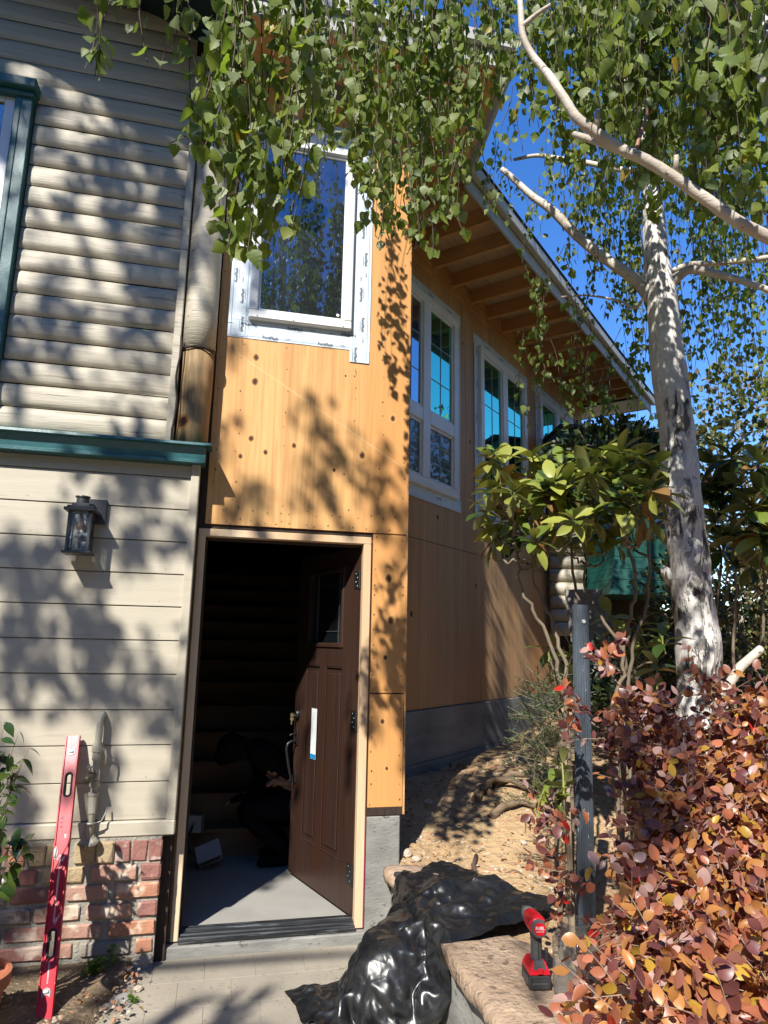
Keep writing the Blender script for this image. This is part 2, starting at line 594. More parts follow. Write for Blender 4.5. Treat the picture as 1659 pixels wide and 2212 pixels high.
g = MB()
g.grid(lambda s, t: (-60 + 180 * s, -100 + 200 * t, -.16), 24, 24)
build('ground', g, M['darkdirt'], label='flat earth around the house', kind='structure')

g = MB()
nx, ny = 170, 170


def warp(t, lo, mid, hi):
    # fine spacing close by, coarse far away
    return lo + (mid - lo) * t / .72 if t < .72 else mid + (hi - mid) * ((t - .72) / .28) ** 2


g.grid(lambda s, t: (lambda x, y: (x, y, soil_h(x, y)))(warp(s, 1.115, 4.2, 40), warp(t, -4.0, 3.4, 40)), nx, ny)
build('soil_slope', g, [M['dirt']], smooth=True, label='sandy bare soil sloping up beside the plywood wing', kind='structure')

# earth strip in front of the brick base
g = MB()


def strip(s, t):
    x = -2.2 + 2.2 * s
    xe = -.075 - .35 * t * (1 if s > .8 else 1)
    x = -2.2 + (xe + 2.2) * s + .03 * mnoise.noise(Vector((t * 9, 3, s)))
    y = -.12 - 1.5 * t
    z = -.035 + .030 * (1 - t) ** 3 + .02 * mnoise.noise(Vector((x * 8, y * 8, 0))) + .008 * mnoise.noise(Vector((x * 25, y * 25, 3)))
    if s > .97:
        z = -.085
    return (x, y, z)


g.grid(strip, 70, 50)
build('soil_strip', g, M['darkdirt'], smooth=True, label='narrow dark soil bed along the brick base', kind='structure')

# entrance paving: each paver a piece of the paving
pv = build('paving', MB().box(-2.4, 1.14, -6.2, -.035, -.14, -.057), M['paver'], kind='structure', label='stamped tan paving in front of the door')
pm = {}
for j in range(14):
    for i in range(9):
        w_, d_ = .235, .235
        x0 = -1.0 + i * w_ + (.12 if j % 2 else 0)
        y1 = -.06 - j * d_
        if x0 > 1.05:
            continue
        x1 = min(x0 + w_ - .0018, 1.125)
        b = MB().box(x0, x1, y1 - d_ + .0018, y1, -.10, -.0545 + random.uniform(-.0005, .0005), .001)
        build('paver', b, M['paver'], pv)

# ------------------------------------------------------------------ plywood entrance tower
tw = thing('entry_tower', 'tall plywood-sheathed entrance tower with open brown door and one high window', 'building', (0, 0, 0))
TW, TX0 = 1.183, .03
WX0, WX1, WZ0, WZ1 = .196, .812, 3.345, 4.57
PT = 5.00
s = MB()
s.box(TX0, WX0, 0, .012, 2.112, PT)
s.box(WX1, TW, 0, .012, 2.112, PT)
s.box(WX0, WX1, 0, .012, 2.112, WZ0)
s.box(WX0, WX1, 0, .012, WZ1, 4.945)
build('plywood_sheet', s, M['ply'], tw, label='upper plywood sheet with knots and nail rows')
build('plywood_sheet', MB().box(.985, TW, 0, .012, 1.205, 2.105), M['ply'], tw)
build('plywood_sheet', MB().box(.985, TW - .003, .001, .013, .60, 1.198), M['ply'], tw)
build('plywood_sheet', MB().box(TW - .012, TW, .013, .85, .58, 4.98), M['plyw'], tw)
build('side_edge_strip', MB().box(TW, TW + .010, -.002, .022, .56, 4.9), M['fir'], tw)
build('sill_plate', MB().box(.975, TW - .004, .002, .09, .555, .598, .003), M['darkwood'], tw)
s = MB()
s.box(TX0, .985, .012, .03, 2.088, 2.112)
s.box(-.06, TX0, .0, .02, 2.05, 5.0)
build('backing_board', s, M['darkwood'], tw)
# nail heads
s = MB()


def nail(x, z, y=-.0015):
    r = random.uniform(.0028, .0046)
    s.add([(x + r * math.cos(a), y, z + r * 1.25 * math.sin(a)) for a in [k * math.pi / 3 for k in range(6)]], [(0, 1, 2, 3, 4, 5)])


for zc in np.arange(2.14, 4.95, .095):
    for xc in (.055, .175, .44, .845, 1.165, 1.02):
        if WX0 - .14 < xc < WX1 + .14 and WZ0 - .13 < zc < WZ1 + .2:
            continue
        if random.random() < .8:
            nail(xc + random.uniform(-.012, .012), zc + random.uniform(-.03, .03))
for xc in np.arange(.05, 1.17, .075):
    for zc in (2.135, 2.20):
        nail(xc + random.uniform(-.02, .02), zc + random.uniform(-.015, .015))
for zc in np.arange(.63, 2.1, .085):
    for xc in (1.0, 1.165):
        nail(xc + random.uniform(-.006, .006), zc + random.uniform(-.02, .02))
build('nail_heads', s, M['nail'], tw, kind='stuff')
# foundation
s = MB()
s.box(.978, 1.172, .004, .25, -.06, .553, .006)
s.box(1.0, 1.172, .2505, .95, .0, .553, .006)
build('foundation', s, M['concrete'], tw, label='rough grey concrete stem wall')
build('membrane_strip', MB().box(.9755, .9775, -.004, .03, .0, .56), M['magenta'], tw, label='bright magenta membrane edge')
build('door_step', MB().box(-.03, 1.0, -.045, .16, -.062, -.004, .006), M['concrete'], tw)

# door frame
fr = build('door_frame', MB().box(-.002, .974, -.004, .105, 2.042, 2.084, .003), M['jamb'], tw)
build('jamb', MB().box(-.002, .038, -.004, .105, .004, 2.042, .003), M['jamb'], fr)
build('jamb', MB().box(.929, .974, -.004, .105, .004, 2.042, .003), M['jamb'], fr)
s = MB()
s.box(.038, .050, .05, .105, .03, 2.042, .002)
s.box(.050, .929, .05, .105, 2.030, 2.042, .002)
build('stop', s, M['darkwood'], fr)
s = MB()
prof = [(-.030, .001), (-.030, .012), (-.012, .016), (-.008, .022), (.012, .024), (.016, .030), (.05, .031), (.054, .042), (.085, .042), (.088, .03), (.12, .028), (.12, .001)]
s.prism([(y, z) for y, z in prof], Matrix(((0, 0, 1, .0385), (1, 0, 0, 0), (0, 1, 0, 0), (0, 0, 0, 1))), .89)
build('threshold', s, M['thresh'], fr, label='scuffed black metal threshold')

# door leaf: hinged on the right, swung inwards
HX, HY = .922, .050
DV = Vector((-.305, .952, 0)).normalized()
NV = Vector((-DV.y, DV.x, 0))          # outside face of the leaf (towards the left)
if NV.x > 0:
    NV = -NV


def dm(u, w, z):
    """matrix: local x along leaf, y = -outward, z up"""
    m = Matrix((DV, -NV, Vector((0, 0, 1)))).transposed().to_4x4()
    m.translation = Vector((HX, HY, 0)) + DV * u + NV * w + Vector((0, 0, z))
    return m


def dbox(mb, u0, u1, w0, w1, z0, z1, bev=.0):
    mb.obox(dm((u0 + u1) / 2, (w0 + w1) / 2, (z0 + z1) / 2), (u1 - u0) / 2, abs(w1 - w0) / 2, (z1 - z0) / 2, bev)
    return mb


DWD = .845
leaf = MB()
# stiles, rails around the recessed panels and the glass
for (u0, u1, z0, z1) in ((.0, .185, .045, 2.035), (.685, DWD, .045, 2.035), (.185, .685, .045, .275), (.185, .685, 1.335, 1.445),
                         (.185, .685, 1.935, 2.035), (.415, .49, .275, 1.335)):
    dbox(leaf, u0, u1, -.044, 0, z0, z1)
for (u0, u1) in ((.185, .415), (.49, .685)):
    dbox(leaf, u0, u1, -.036, -.012, .275, 1.335)
    dbox(leaf, u0 + .030, u1 - .030, -.012, -.003, .315, 1.295, .008)
dr = build('door', leaf, M['door'], tw, label='dark brown panelled front door standing open')
s = MB()
for (u0, u1) in ((.185, .415), (.49, .685)):
    for (a, b, c, d) in ((u0, u0 + .010, .275, 1.335), (u1 - .010, u1, .275, 1.335)):
        dbox(s, a, b, -.012, -.002, c, d, .003)
    for (c, d) in ((.275, .286), (1.324, 1.335)):
        dbox(s, u0 + .010, u1 - .010, -.012, -.002, c, d, .003)
build('panel_moulding', s, M['door'], dr)
s = MB()
for (a, b, c, d) in ((.185, .215, 1.445, 1.935), (.655, .685, 1.445, 1.935), (.215, .655, 1.445, 1.475), (.215, .655, 1.905, 1.935)):
    dbox(s, a, b, -.05, .010, c, d, .006)
lt = build('window_frame', s, M['door'], dr)
build('pane', dbox(MB(), .215, .655, -.025, -.020, 1.475, 1.905), M['glass_dark'], lt)
s = MB()
for a in (.285, .585):
    dbox(s, a - .003, a + .003, -.0198, -.014, 1.475, 1.905)
for c in (1.545, 1.835):
    dbox(s, .215, .282, -.0198, -.014, c - .003, c + .003)
    dbox(s, .288, .582, -.0198, -.014, c - .003, c + .003)
    dbox(s, .588, .655, -.0198, -.014, c - .003, c + .003)
build('lead_bar', s, plain('lead_came', (.12, .12, .12), None, 9, .4, metal=.6), lt)
for zc in (1.84, 1.048, .247):
    h = build('hinge', dbox(MB(), .004, .062, .0005, .004, zc - .051, zc + .051, .001), M['black'], dr)
    s = MB()
    s.tube([dm(-.002, .004, zc - .052).translation, dm(-.002, .004, zc + .052).translation], .007, 8)
    build('hinge_pin', s, M['black'], h)
    s = MB()
    for k, dz in enumerate((-.036, -.012, .012, .036)):
        mm = dm(.034 + (.010 if k % 2 else -.008), .004, zc + dz) @ Matrix.Rotation(math.radians(90), 4, 'X')
        s.lathe([(.0055, 0), (.0045, .0018)], mm, 8)
    build('screw', s, plain('screw_steel', (.35, .34, .33), None, 9, .35, metal=1), h)
# lock, grip and latch plate
rotx = Matrix.Rotation(math.radians(90), 4, 'X')
s = MB().lathe([(.030, 0), (.030, .014), (.024, .022), (.012, .024)], dm(.785, .0, 1.012) @ rotx, 16)
build('deadbolt', s, M['black'], dr, smooth=False)
hd = build('handle_plate', dbox(MB(), .765, .805, .0, .010, .82, .915, .004), M['black'], dr)
build('handle_foot', dbox(MB(), .768, .802, .0, .010, .585, .645, .004), M['black'], dr)
s = MB()
pts = [dm(.785, .008 + w, z).translation for w, z in ((0, .835), (.035, .845), (.058, .83), (.066, .80), (.060, .76), (.048, .70), (.036, .65), (.028, .625), (.030, .605), (.042, .592))]
s.tube(pts, [.008, .008, .0085, .009, .009, .009, .008, .007, .006, .005], 10)
s.tube([dm(.785, .008, .885).translation, dm(.785, .04, .888).translation, dm(.785, .058, .880).translation], [.006, .006, .004], 8)
build('grip', s, M['black'], hd, smooth=True)
st = build('sticker', dbox(MB(), .512, .588, -.0028, -.0020, .765, 1.068), plain('white_sticker', (.80, .84, .86), None, 6, .4), dr, label='tall white printed sticker with a blue foot')
build('blue_foot', dbox(MB(), .5125, .5875, -.0019, -.0015, .766, .795), plain('sticker_blue', (.02, .25, .55), None, 6, .4), st)

# interior behind the door
s = MB()
s.box(-.10, -.06, .108, 7.2, -.05, 4.9)
s.box(1.120, 1.165, .055, 1.5, -.05, 4.9)
s.box(1.120, 1.165, 1.5, 7.2, -.05, 4.9)
s.box(-.10, 1.165, 7.2, 7.25, -.05, 5)
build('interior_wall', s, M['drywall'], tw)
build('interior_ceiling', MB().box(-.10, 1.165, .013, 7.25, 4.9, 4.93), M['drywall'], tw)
s = MB()
s.box(-.06, -.002, .03, .107, -.05, 4.9)
s.box(.974, 1.12, .03, .054, -.05, 4.9)
s.box(-.002, .974, .032, .104, 2.09, 3.3)
build('wall_framing', s, M['fir'], tw)
build('interior_floor', MB().box(-.06, 1.12, .12, 1.32, -.05, .022), M['floor'], tw, label='smooth grey entry floor slab')

# tower window
wn = MB()
fw = .052
wn.box(WX0, WX1, -.042, .01, WZ0, WZ0 + fw, .006)
wn.box(WX0, WX1, -.042, .01, WZ1 - fw, WZ1, .006)
wn.box(WX0, WX0 + fw, -.0415, .01, WZ0 + fw, WZ1 - fw, .006)
wn.box(WX1 - fw, WX1, -.0415, .01, WZ0 + fw, WZ1 - fw, .006)
wi = build('window', wn, M['white'], tw, label='white vinyl window frame taped with printed membrane')
s = MB()
a, b = .012, .020
s.box(WX0 + fw, WX1 - fw, -.022, .0, WZ0 + fw, WZ0 + fw + b, .004)
s.box(WX0 + fw, WX1 - fw, -.022, .0, WZ1 - fw - b, WZ1 - fw, .004)
s.box(WX0 + fw, WX0 + fw + a, -.022, .0, WZ0 + fw + b, WZ1 - fw - b, .004)
s.box(WX1 - fw - a, WX1 - fw, -.022, .0, WZ0 + fw + b, WZ1 - fw - b, .004)
build('sash', s, M['white'], wi)
build('pane', MB().box(WX0 + fw + a, WX1 - fw - a, -.012, -.008, WZ0 + fw + b, WZ1 - fw - b), M['glass_tower'], wi)
s = MB()
cx, cz = .728, 3.44
s.lathe([(.0045, 0), (.0045, .001), (.0095, .001), (.0095, 0)], Matrix.Translation((cx, -.0122, cz)) @ rotx, 16)
build('pane_sticker', s, M['white'], wi)
s = MB()
for xc in (.245, .46, .76):
    s.lathe([(.004, 0), (.003, .002)], Matrix.Translation((xc, -.0422, WZ0 + .012)) @ rotx, 6)
build('screw', s, M['ink'], wi)


# flashing membrane with print
def text_mesh(body, size, name='print', bold=.02):
    cu = bpy.data.curves.new(name, 'FONT')
    cu.body = body
    cu.size = size
    cu.align_x = 'CENTER'
    cu.align_y = 'CENTER'
    cu.resolution_u = 2
    cu.offset = size * bold
    o = bpy.data.objects.new(name, cu)
    COL.objects.link(o)
    me = bpy.data.meshes.new_from_object(o.evaluated_get(bpy.context.evaluated_depsgraph_get()))
    bpy.data.objects.remove(o)
    return me


def put_text(me, name, mat, parent, Mx):
    if not me.materials:
        me.materials.append(mat)
    o = bpy.data.objects.new(name, me)
    finish(o, parent)
    o.matrix_local = Mx
    return o


FRONT = Matrix(((1, 0, 0, 0), (0, 0, -1, 0), (0, 1, 0, 0), (0, 0, 0, 1)))   # text plane xy -> world xz, facing -y
TXT = text_mesh('FortiFlash', .0235)
TXT2 = text_mesh('Waterproof Flashing Membrane', .0052)
TXT3 = text_mesh('Fortifiber', .0085)


def tape(parent, x0, x1, z0, z1, y, horizontal, local=False, prints=()):
    s = MB()
    n = 14
    if horizontal:
        s.grid(lambda a, b: (x0 + (x1 - x0) * a, y - .0012 * mnoise.noise(Vector((a * 13, b * 3, x0))), z0 + (z1 - z0) * b + .002 * mnoise.noise(Vector((a * 4, z0, 2)))), n * 2, 3)
    else:
        s.grid(lambda a, b: (x0 + (x1 - x0) * a + .002 * mnoise.noise(Vector((b * 5, x0, 2))), y - .0012 * mnoise.noise(Vector((a * 3, b * 17, x0))), z0 + (z1 - z0) * b), 3, n * 3)
    t = build('flashing_tape', s, M['tape'], parent, local=local, fix=False, label='bluish white printed flashing membrane')
    L = MB()
    if horizontal:
        for f in (.12, .88):
            zc = z0 + (z1 - z0) * f
            L.box(x0 + .01, x1 - .01, y - .0030, y - .0026, zc - .0008, zc + .0008)
    else:
        for f in (.14, .86):
            xc = x0 + (x1 - x0) * f
            L.box(xc - .0008, xc + .0008, y - .0030, y - .0026, z0 + .01, z1 - .01)
    build('printed_line', L, M['tapeline'], t, local=local)
    for (px, pz, rot) in prints:
        R = Matrix.Translation((px, y - .0034, pz)) @ FRONT @ Matrix.Rotation(math.radians(rot), 4, 'Z')
        put_text(TXT, 'print', M['ink'], t, R)
        put_text(TXT2, 'small_print', M['ink'], t, R @ Matrix.Translation((.012, -.016, 0)))
        put_text(TXT3, 'maker_print', M['ink'], t, R @ Matrix.Translation((.105, .004, 0)))
    return t


tape(wi, .08, .935, 3.228, 3.352, -.0035, True, prints=[(.20, 3.315, 180), (.475, 3.318, 0), (.80, 3.322, 180), (.33, 3.245, 0), (.66, 3.245, 0)])
tape(wi, .082, .198, 3.235, 4.74, -.0060, False, prints=[(.112, 3.62, 90), (.155, 3.49, 90), (.162, 3.31, 270), (.115, 3.92, 90), (.118, 4.25, 90), (.16, 4.05, 270)])
tape(wi, .810, .932, 3.152, 4.74, -.0065, False, prints=[(.845, 3.20, 270), (.885, 3.40, 270), (.870, 3.60, 90), (.895, 3.84, 270), (.875, 4.03, 90), (.892, 4.24, 270), (.880, 4.42, 90)])
tape(wi, .080, .934, 4.565, 4.745, -.0085, True, prints=[(.86, 4.64, 0), (.86, 4.69, 180), (.20, 4.66, 0), (.5, 4.68, 0)])

# tower roof: front fascia, raking side fascia, soffit
A_ = Vector((1.608, .137, 4.58))
B_ = Vector((1.70, -.42, 4.97))
s = MB()
s.box(-.02, 1.70, -.44, -.42, 5.02, 5.20, .004)
s.box(-.02, 1.72, -.475, -.44, 5.14, 5.235, .006)
s.beam(B_ + Vector((0, 0, .13)), A_ + Vector((0, 0, .10)), .022, .20)
s.beam(B_ + Vector((.025, 0, .20)), A_ + Vector((.025, 0, .17)), .03, .09)
rf = build('roof_fascia', s, M['fascia'], tw, label='pale primed fascia boards under the eave')
s = MB()
s.box(.03, 1.685, -.419, -.285, 5.045, 5.065)
s.box(.03, 1.685, -.270, -.02, 5.045, 5.065)
s.add([(1.183, -.02, 5.055), (1.690, -.42, 5.055), A_ + Vector((-.012, 0, .09)), (1.183, .82, 4.70)], [(0, 1, 2, 3)])
build('soffit_board', s, M['soffit'], tw)
s = MB()
s.add([(-.05, -.45, 5.24), (1.73, -.45, 5.24), (1.73, 2.0, 5.9), (-.05, 2.0, 5.9)], [(0, 1, 2, 3)])
s.add([(1.73, -.45, 5.24), (1.65, .14, 4.83), (1.73, 2.0, 5.9)], [(0, 1, 2)])
build('roof_sheathing', s, M['deck'], tw)
s = MB()
for xc in (.1, .5, .9, 1.16):
    s.box(xc - .02, xc + .02, -.418, -.02, 5.07, 5.16)
build('rafter', s, M['fir'], tw)

# ------------------------------------------------------------------ old house on the left
oh = thing('log_house', 'beige painted house with log siding above, lap boards below and teal trim', 'house', (-.06, -.10, -.05))
build('wall_core', MB().box(-3.4, -.02, -.06, .02, -.10, 6.2), M['darkwood'], oh)
LZ = [2.338, 2.163, 1.988, 1.815, 1.645, 1.472, 1.302, 1.127, .957, .783, .605]
zs = [2.412] + LZ
for k in range(len(zs) - 1):
    z1, z0 = zs[k], zs[k + 1]
    s = MB()
    s.prism([(-.065, z0 + .0015), (-.104, z0 + .0015), (-.104, z0 + .008), (-.0995, z1 - .007), (-.095, z1 - .0015), (-.065, z1 - .0015)],
            Matrix(((0, 0, 1, -3.4), (1, 0, 0, 0), (0, 1, 0, 0), (0, 0, 0, 1))), 3.4 - .058)
    build('siding_board', s, M['siding'], oh)
s = MB()
for z0 in LZ:
    for xc in (-1.17, -.83, -.49, -.15):
        x, zz_, r = xc + random.uniform(-.03, .03), z0 + .022 + random.uniform(-.004, .004), .0032
        s.add([(x + r * math.cos(q * math.pi / 3), -.1047, zz_ + r * math.sin(q * math.pi / 3)) for q in range(6)], [(0, 1, 2, 3, 4, 5)])
build('nail_heads', s, plain('painted_nail', (.30, .27, .21), (.24, .20, .15), 30, .6), oh, kind='stuff')
build('corner_board', MB().box(-.057, -.012, -.122, -.02, .60, 2.415, .004), M['siding'], oh)
build('side_board', MB().box(-.055, -.014, -.018, .03, .0, 2.4, .003), M['darkwood'], oh, label='dark bare edge board beside the door frame')
s = MB()
s.box(-3.4, -.010, -.128, -.06, .532, .602, .006)
build('water_table', s, M['siding'], oh)
# teal band
s = MB()
s.prism([(-.06, 2.528), (-.215, 2.510), (-.218, 2.496), (-.195, 2.490), (-.178, 2.455), (-.175, 2.428), (-.180, 2.424), (-.180, 2.408), (-.06, 2.408)],
        Matrix(((0, 0, 1, -3.4), (1, 0, 0, 0), (0, 1, 0, 0), (0, 0, 0, 1))), 3.4 + .012)
build('band_trim', s, M['teal'], oh, label='teal painted band moulding between the storeys')
s = MB()
s.prism([(-.06, 2.529), (-.217, 2.511), (-.219, 2.497), (-.06, 2.505)], Matrix(((0, 0, 1, .012), (1, 0, 0, 0), (0, 1, 0, 0), (0, 0, 0, 1))), .032)
build('band_cap_end', s, M['teal'], oh)


# log siding
def log_row(z0, x0, x1, bulge=.045):
    nseg = 24

    def fn(a, b):
        x = x0 + (x1 - x0) * a
        ang = -math.pi / 2 + math.pi * b
        zz = z0 + .064 + .0615 * math.sin(ang) + .003 * mnoise.noise(Vector((x * 1.7, z0 * 5, 0)))
        yy = -.092 - bulge * (1 - abs(math.sin(ang)) ** 3.6) + .003 * mnoise.noise(Vector((x * 2.5, z0 * 7, ang * 1.5)))
        e = min((x - x0), (x1 - x)) / .03
        if e < 1:
            yy += (1 - max(0, e)) ** 2 * .016 * max(0, math.cos(ang))
        return (x, yy, zz)
    s = MB()
    s.grid(fn, nseg, 12)
    return build('log_board', s, M['logpaint'], oh, smooth=True, fix=False)


k = 0
z = 2.555 - .128 * .2
while z < 5.9:
    bl = .020 if z < 4.55 else .012
    if 2.80 < z < 4.45:
        log_row(z, -1.052, -.208, bl)
        log_row(z, -3.4, -2.12, bl)
    else:
        log_row(z, -3.4, -.208, bl)
    z += .1283
build('trim_board', MB().box(-.206, -.165, -.13, -.06, 2.53, 4.95, .004), M['logpaint'], oh)
s = MB()
s.tube([(-.070, -.07, z) for z in (3.075, 3.3, 3.8, 4.4, 5.4)], [.094, .0935, .093, .094, .094], 20)
build('corner_log', s, M['logpaint'], oh, smooth=True)
s = MB()
s.tube([(-.070 + .004 * math.sin(z * 7), -.068, z) for z in (2.515, 2.65, 2.8, 2.95, 3.075)], [.091, .088, .087, .088, .0885], 20)
build('bare_corner_log', s, M['oldlog'], oh, smooth=True, label='unpainted weathered stretch of the corner log')
s = MB()
s.tube([(-.165 + .008 * math.sin(z * 19), -.152, z) for z in np.arange(2.53, 3.16, .06)], .006, 6)
pts = [(-.070 + .0975 * math.cos(a), -.07 - .0975 * math.sin(a), 3.073 + .004 * math.sin(a * 5)) for a in np.linspace(-.2, math.pi + .2, 18)]
s.tube(pts, .004, 6)
build('caulk_line', s, M['darkwood'], oh)

# left window
cw = build('window', MB().box(-1.205, -1.147, -.128, -.09, 3.50, 4.47, .004), M['white'], oh, label='white sash window with teal casing')
s = MB()
s.box(-1.148, -1.056, -.150, -.06, 2.60, 4.468, .005)
s.box(-1.120, -1.114, -.156, -.149, 2.60, 4.468, .002)
s.box(-2.12, -2.03, -.150, -.06, 2.60, 4.468, .005)
build('casing', s, M['teal'], cw)
s = MB()
s.box(-2.16, -1.035, -.205, -.06, 4.470, 4.530, .006)
s.box(-2.14, -1.048, -.170, -.06, 4.440, 4.4715, .004)
build('window_cap', s, M['teal'], cw)
build('window_sill', MB().box(-2.03, -1.148, -.175, -.06, 3.42, 3.478, .006), M['teal'], cw)
s = MB()
s.box(-2.03, -1.205, -.127, -.09, 4.41, 4.46, .004)
s.box(-2.03, -1.205, -.127, -.09, 3.48, 3.53, .004)
for zc in (3.83, 4.13):
    s.box(-2.03, -1.205, -.120, -.10, zc - .011, zc + .011, .003)
for xc in (-1.48, -1.75):
    s.box(xc - .011, xc + .011, -.1195, -.10, 3.53, 4.41, .003)
build('sash', s, M['white'], cw)
build('pane', MB().box(-2.03, -1.205, -.112, -.109, 3.53, 4.41), M['glass_old'], cw)
s = MB()
z = 3.55
while z < 4.14:
    s.box(-2.03, -1.205, -.086, -.072, z, z + .017)
    z += .021
build('blind', s, M['blind'], cw)
build('lower_panel', MB().box(-2.03, -1.148, -.118, -.06, 2.60, 3.415, .004), M['glass_dark'], cw)

# gable eave over the log wall
s = MB()


def rake(x):
    return 5.14 - .40 * (x + .33)


s.add([(-3.6, -.93, rake(-3.6)), (.0, -.93, rake(.0)), (.0, .3, rake(.0)), (-3.6, .3, rake(-3.6)),
       (-3.6, -.93, rake(-3.6) + .05), (.0, -.93, rake(.0) + .05), (.0, .3, rake(.0) + .05), (-3.6, .3, rake(-3.6) + .05)],
      [(0, 1, 2, 3), (4, 7, 6, 5), (0, 4, 5, 1), (1, 5, 6, 2), (2, 6, 7, 3), (3, 7, 4, 0)])
build('eave_soffit', s, M['darkteal'], oh, label='dark teal underside of the gable eave')
s = MB()
s.beam((-3.6, -.945, rake(-3.6) + .03), (.01, -.945, rake(.01) + .03), .03, .2)
build('barge_board', s, M['teal'], oh)

# brick base with soldier course
bb = build('brick_base', MB().box(-2.4, -.068, -.121, -.055, -.12, .530), M['mortar'], oh, label='low brick base with a soldier course on top')


def brick(x0, x1, z0, z1, mat, yf=-.13):
    jit = lambda: random.uniform(-.004, .004)
    M_ = Matrix.Translation(((x0 + x1) / 2, -.10 + jit(), (z0 + z1) / 2)) @ Matrix.Rotation(random.uniform(-.012, .012), 4, 'Y') @ Matrix.Rotation(random.uniform(-.02, .02), 4, 'Z')
    s = MB().obox(M_, (x1 - x0) / 2, .034, (z1 - z0) / 2, .007)
    s.v = [(x + random.uniform(-.0035, .0035), y + random.uniform(-.002, .002), z + random.uniform(-.003, .003)) for x, y, z in s.v]
    return build('brick', s, mat, bb)


rows = [(.408, .340), (.324, .259), (.241, .177), (.157, .096), (.075, .015), (-.008, -.068)]
edges = [[-.064, -.155, -.171, -.379, -.412, -.60, -.62, -.83, -.85, -1.06, -1.08, -1.29],
         [-.066, -.262, -.299, -.48, -.52, -.72, -.74, -.94, -.96, -1.16],
         [-.066, -.158, -.186, -.385, -.415, -.61, -.63, -.83, -.86, -1.06, -1.08, -1.28],
         [-.070, -.280, -.31, -.50, -.53, -.73, -.75, -.95, -.98, -1.18],
         [-.074, -.155, -.178, -.395, -.43, -.52, -.55, -.75, -.77, -.97, -1.0, -1.2],
         [-.085, -.33, -.345, -.55, -.57, -.77, -.79, -.99, -1.01, -1.2]]
cols = [[1, 4, 2, 1, 3, 4], [0, 4, 1, 3, 0], [1, 4, 4, 3, 1, 0], [0, 4, 1, 3, 4], [0, 3, 4, 1, 3, 4], [3, 3, 1, 3, 4]]
for (z1, z0), e, c in zip(rows, edges, cols):
    for q in range(len(e) // 2):
        brick(e[2 * q + 1], e[2 * q], z0, z1, BRICK[c[q]])
sx = [-.063, -.126, -.131, -.203, -.209, -.277, -.285, -.367, -.372, -.465, -.50, -.585, -.59, -.67, -.675, -.75, -.755, -.83, -.84, -.92, -.925, -1.0, -1.01, -1.09]
sc_ = [1, 1, 1, 2, 2, 2, 2, 0, 1, 4, 1, 4]
for q in range(len(sx) // 2):
    brick(sx[2 * q + 1], sx[2 * q], .42, .516, BRICK[sc_[q]])

# ------------------------------------------------------------------ side wing (local frame: x along the wall, y into it)
wg = thing('side_wing', 'long plywood-sheathed side wing with taped white windows and open rafter eaves', 'building',
           (WC * WNX, WC * WNY, 0), rotz=math.atan2(WDY, WDX))
WT = 4.64
WIN = [(1.60, 2.60, 2.70, 4.345), (3.065, 4.21, 2.70, 4.30), (4.62, 5.78, 2.70, 4.32)]
low = [1.40, 2.02, 3.09, 4.31, 5.53, 6.25]
for a, b in zip(low[:-1], low[1:]):
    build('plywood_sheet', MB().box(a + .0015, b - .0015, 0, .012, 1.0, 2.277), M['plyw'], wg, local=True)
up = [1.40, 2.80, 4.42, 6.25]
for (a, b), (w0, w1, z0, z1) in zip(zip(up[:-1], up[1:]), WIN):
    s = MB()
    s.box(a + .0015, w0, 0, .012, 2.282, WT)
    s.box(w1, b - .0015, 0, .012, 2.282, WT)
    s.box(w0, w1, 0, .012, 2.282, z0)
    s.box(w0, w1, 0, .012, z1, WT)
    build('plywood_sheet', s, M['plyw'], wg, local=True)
s = MB()
s.box(1.36, 6.25, .03, .06, .2, 4.8)  # unseen dark panel added behind the sheathing to block light
s.box(6.22, 6.25, .06, 4, .2, 4.8)
build('light_block_backing', s, M['darkwood'], wg, local=True)
s = MB()
rz_ = [1.02, 1.3, 1.6, 1.9, 2.25, 2.31]
for ac in np.arange(1.5, 6.2, .2):
    for zc in np.arange(1.05, 4.6, .17):
        if any(w0 - .13 < ac < w1 + .13 and z0 - .13 < zc < z1 + .13 for w0, w1, z0, z1 in WIN):
            continue
        r = .004
        if random.random() < .6:
            x, zz = ac + random.uniform(-.01, .01), zc + random.uniform(-.03, .03)
            s.add([(x + r * math.cos(q), -.0015, zz + 1.3 * r * math.sin(q)) for q in [k * math.pi / 2 for k in range(4)]], [(0, 1, 2, 3)])
build('nail_heads', s, M['nail'], wg, local=True, kind='stuff')
s = MB()
s.box(1.38, 6.25, -.022, .05, .1, .62, .004)
s.box(1.38, 6.25, -.018, .05, .623, .994, .004)
build('foundation', s, M['darkconcrete'], wg, local=True, label='grey concrete stem wall with a form seam')
# eave
RA = [1.44 + .362 * k for k in range(14)]
for a in RA:
    build('rafter', MB().box(a - .019, a + .019, -.765, .02, WT + .004, WT + .135, .002), M['fir'], wg, local=True)
for a, b in zip(RA[:-1], RA[1:]):
    build('blocking', MB().box(a + .021, b - .021, -.030, .008, WT + .012, WT + .135), M['fir'], wg, local=True)
build('frieze_strip', MB().box(1.40, 6.25, -.020, -.001, WT - .055, WT), M['fir'], wg, local=True)
for j in range(6):
    build('sheathing_board', MB().box(1.25, 6.7, -.80 + j * .142, -.80 + j * .142 + .139, WT + .138, WT + .155), M['deck'], wg, local=True)
ff = build('fascia', MB().box(1.27, 6.75, -.788, -.768, WT - .055, WT + .125, .003), M['fascia'], wg, local=True, label='pale primed fascia board of the wing')
build('gutter', MB().box(1.25, 6.78, -.84, -.79, WT + .05, WT + .145, .008), M['fascia'], ff, local=True)
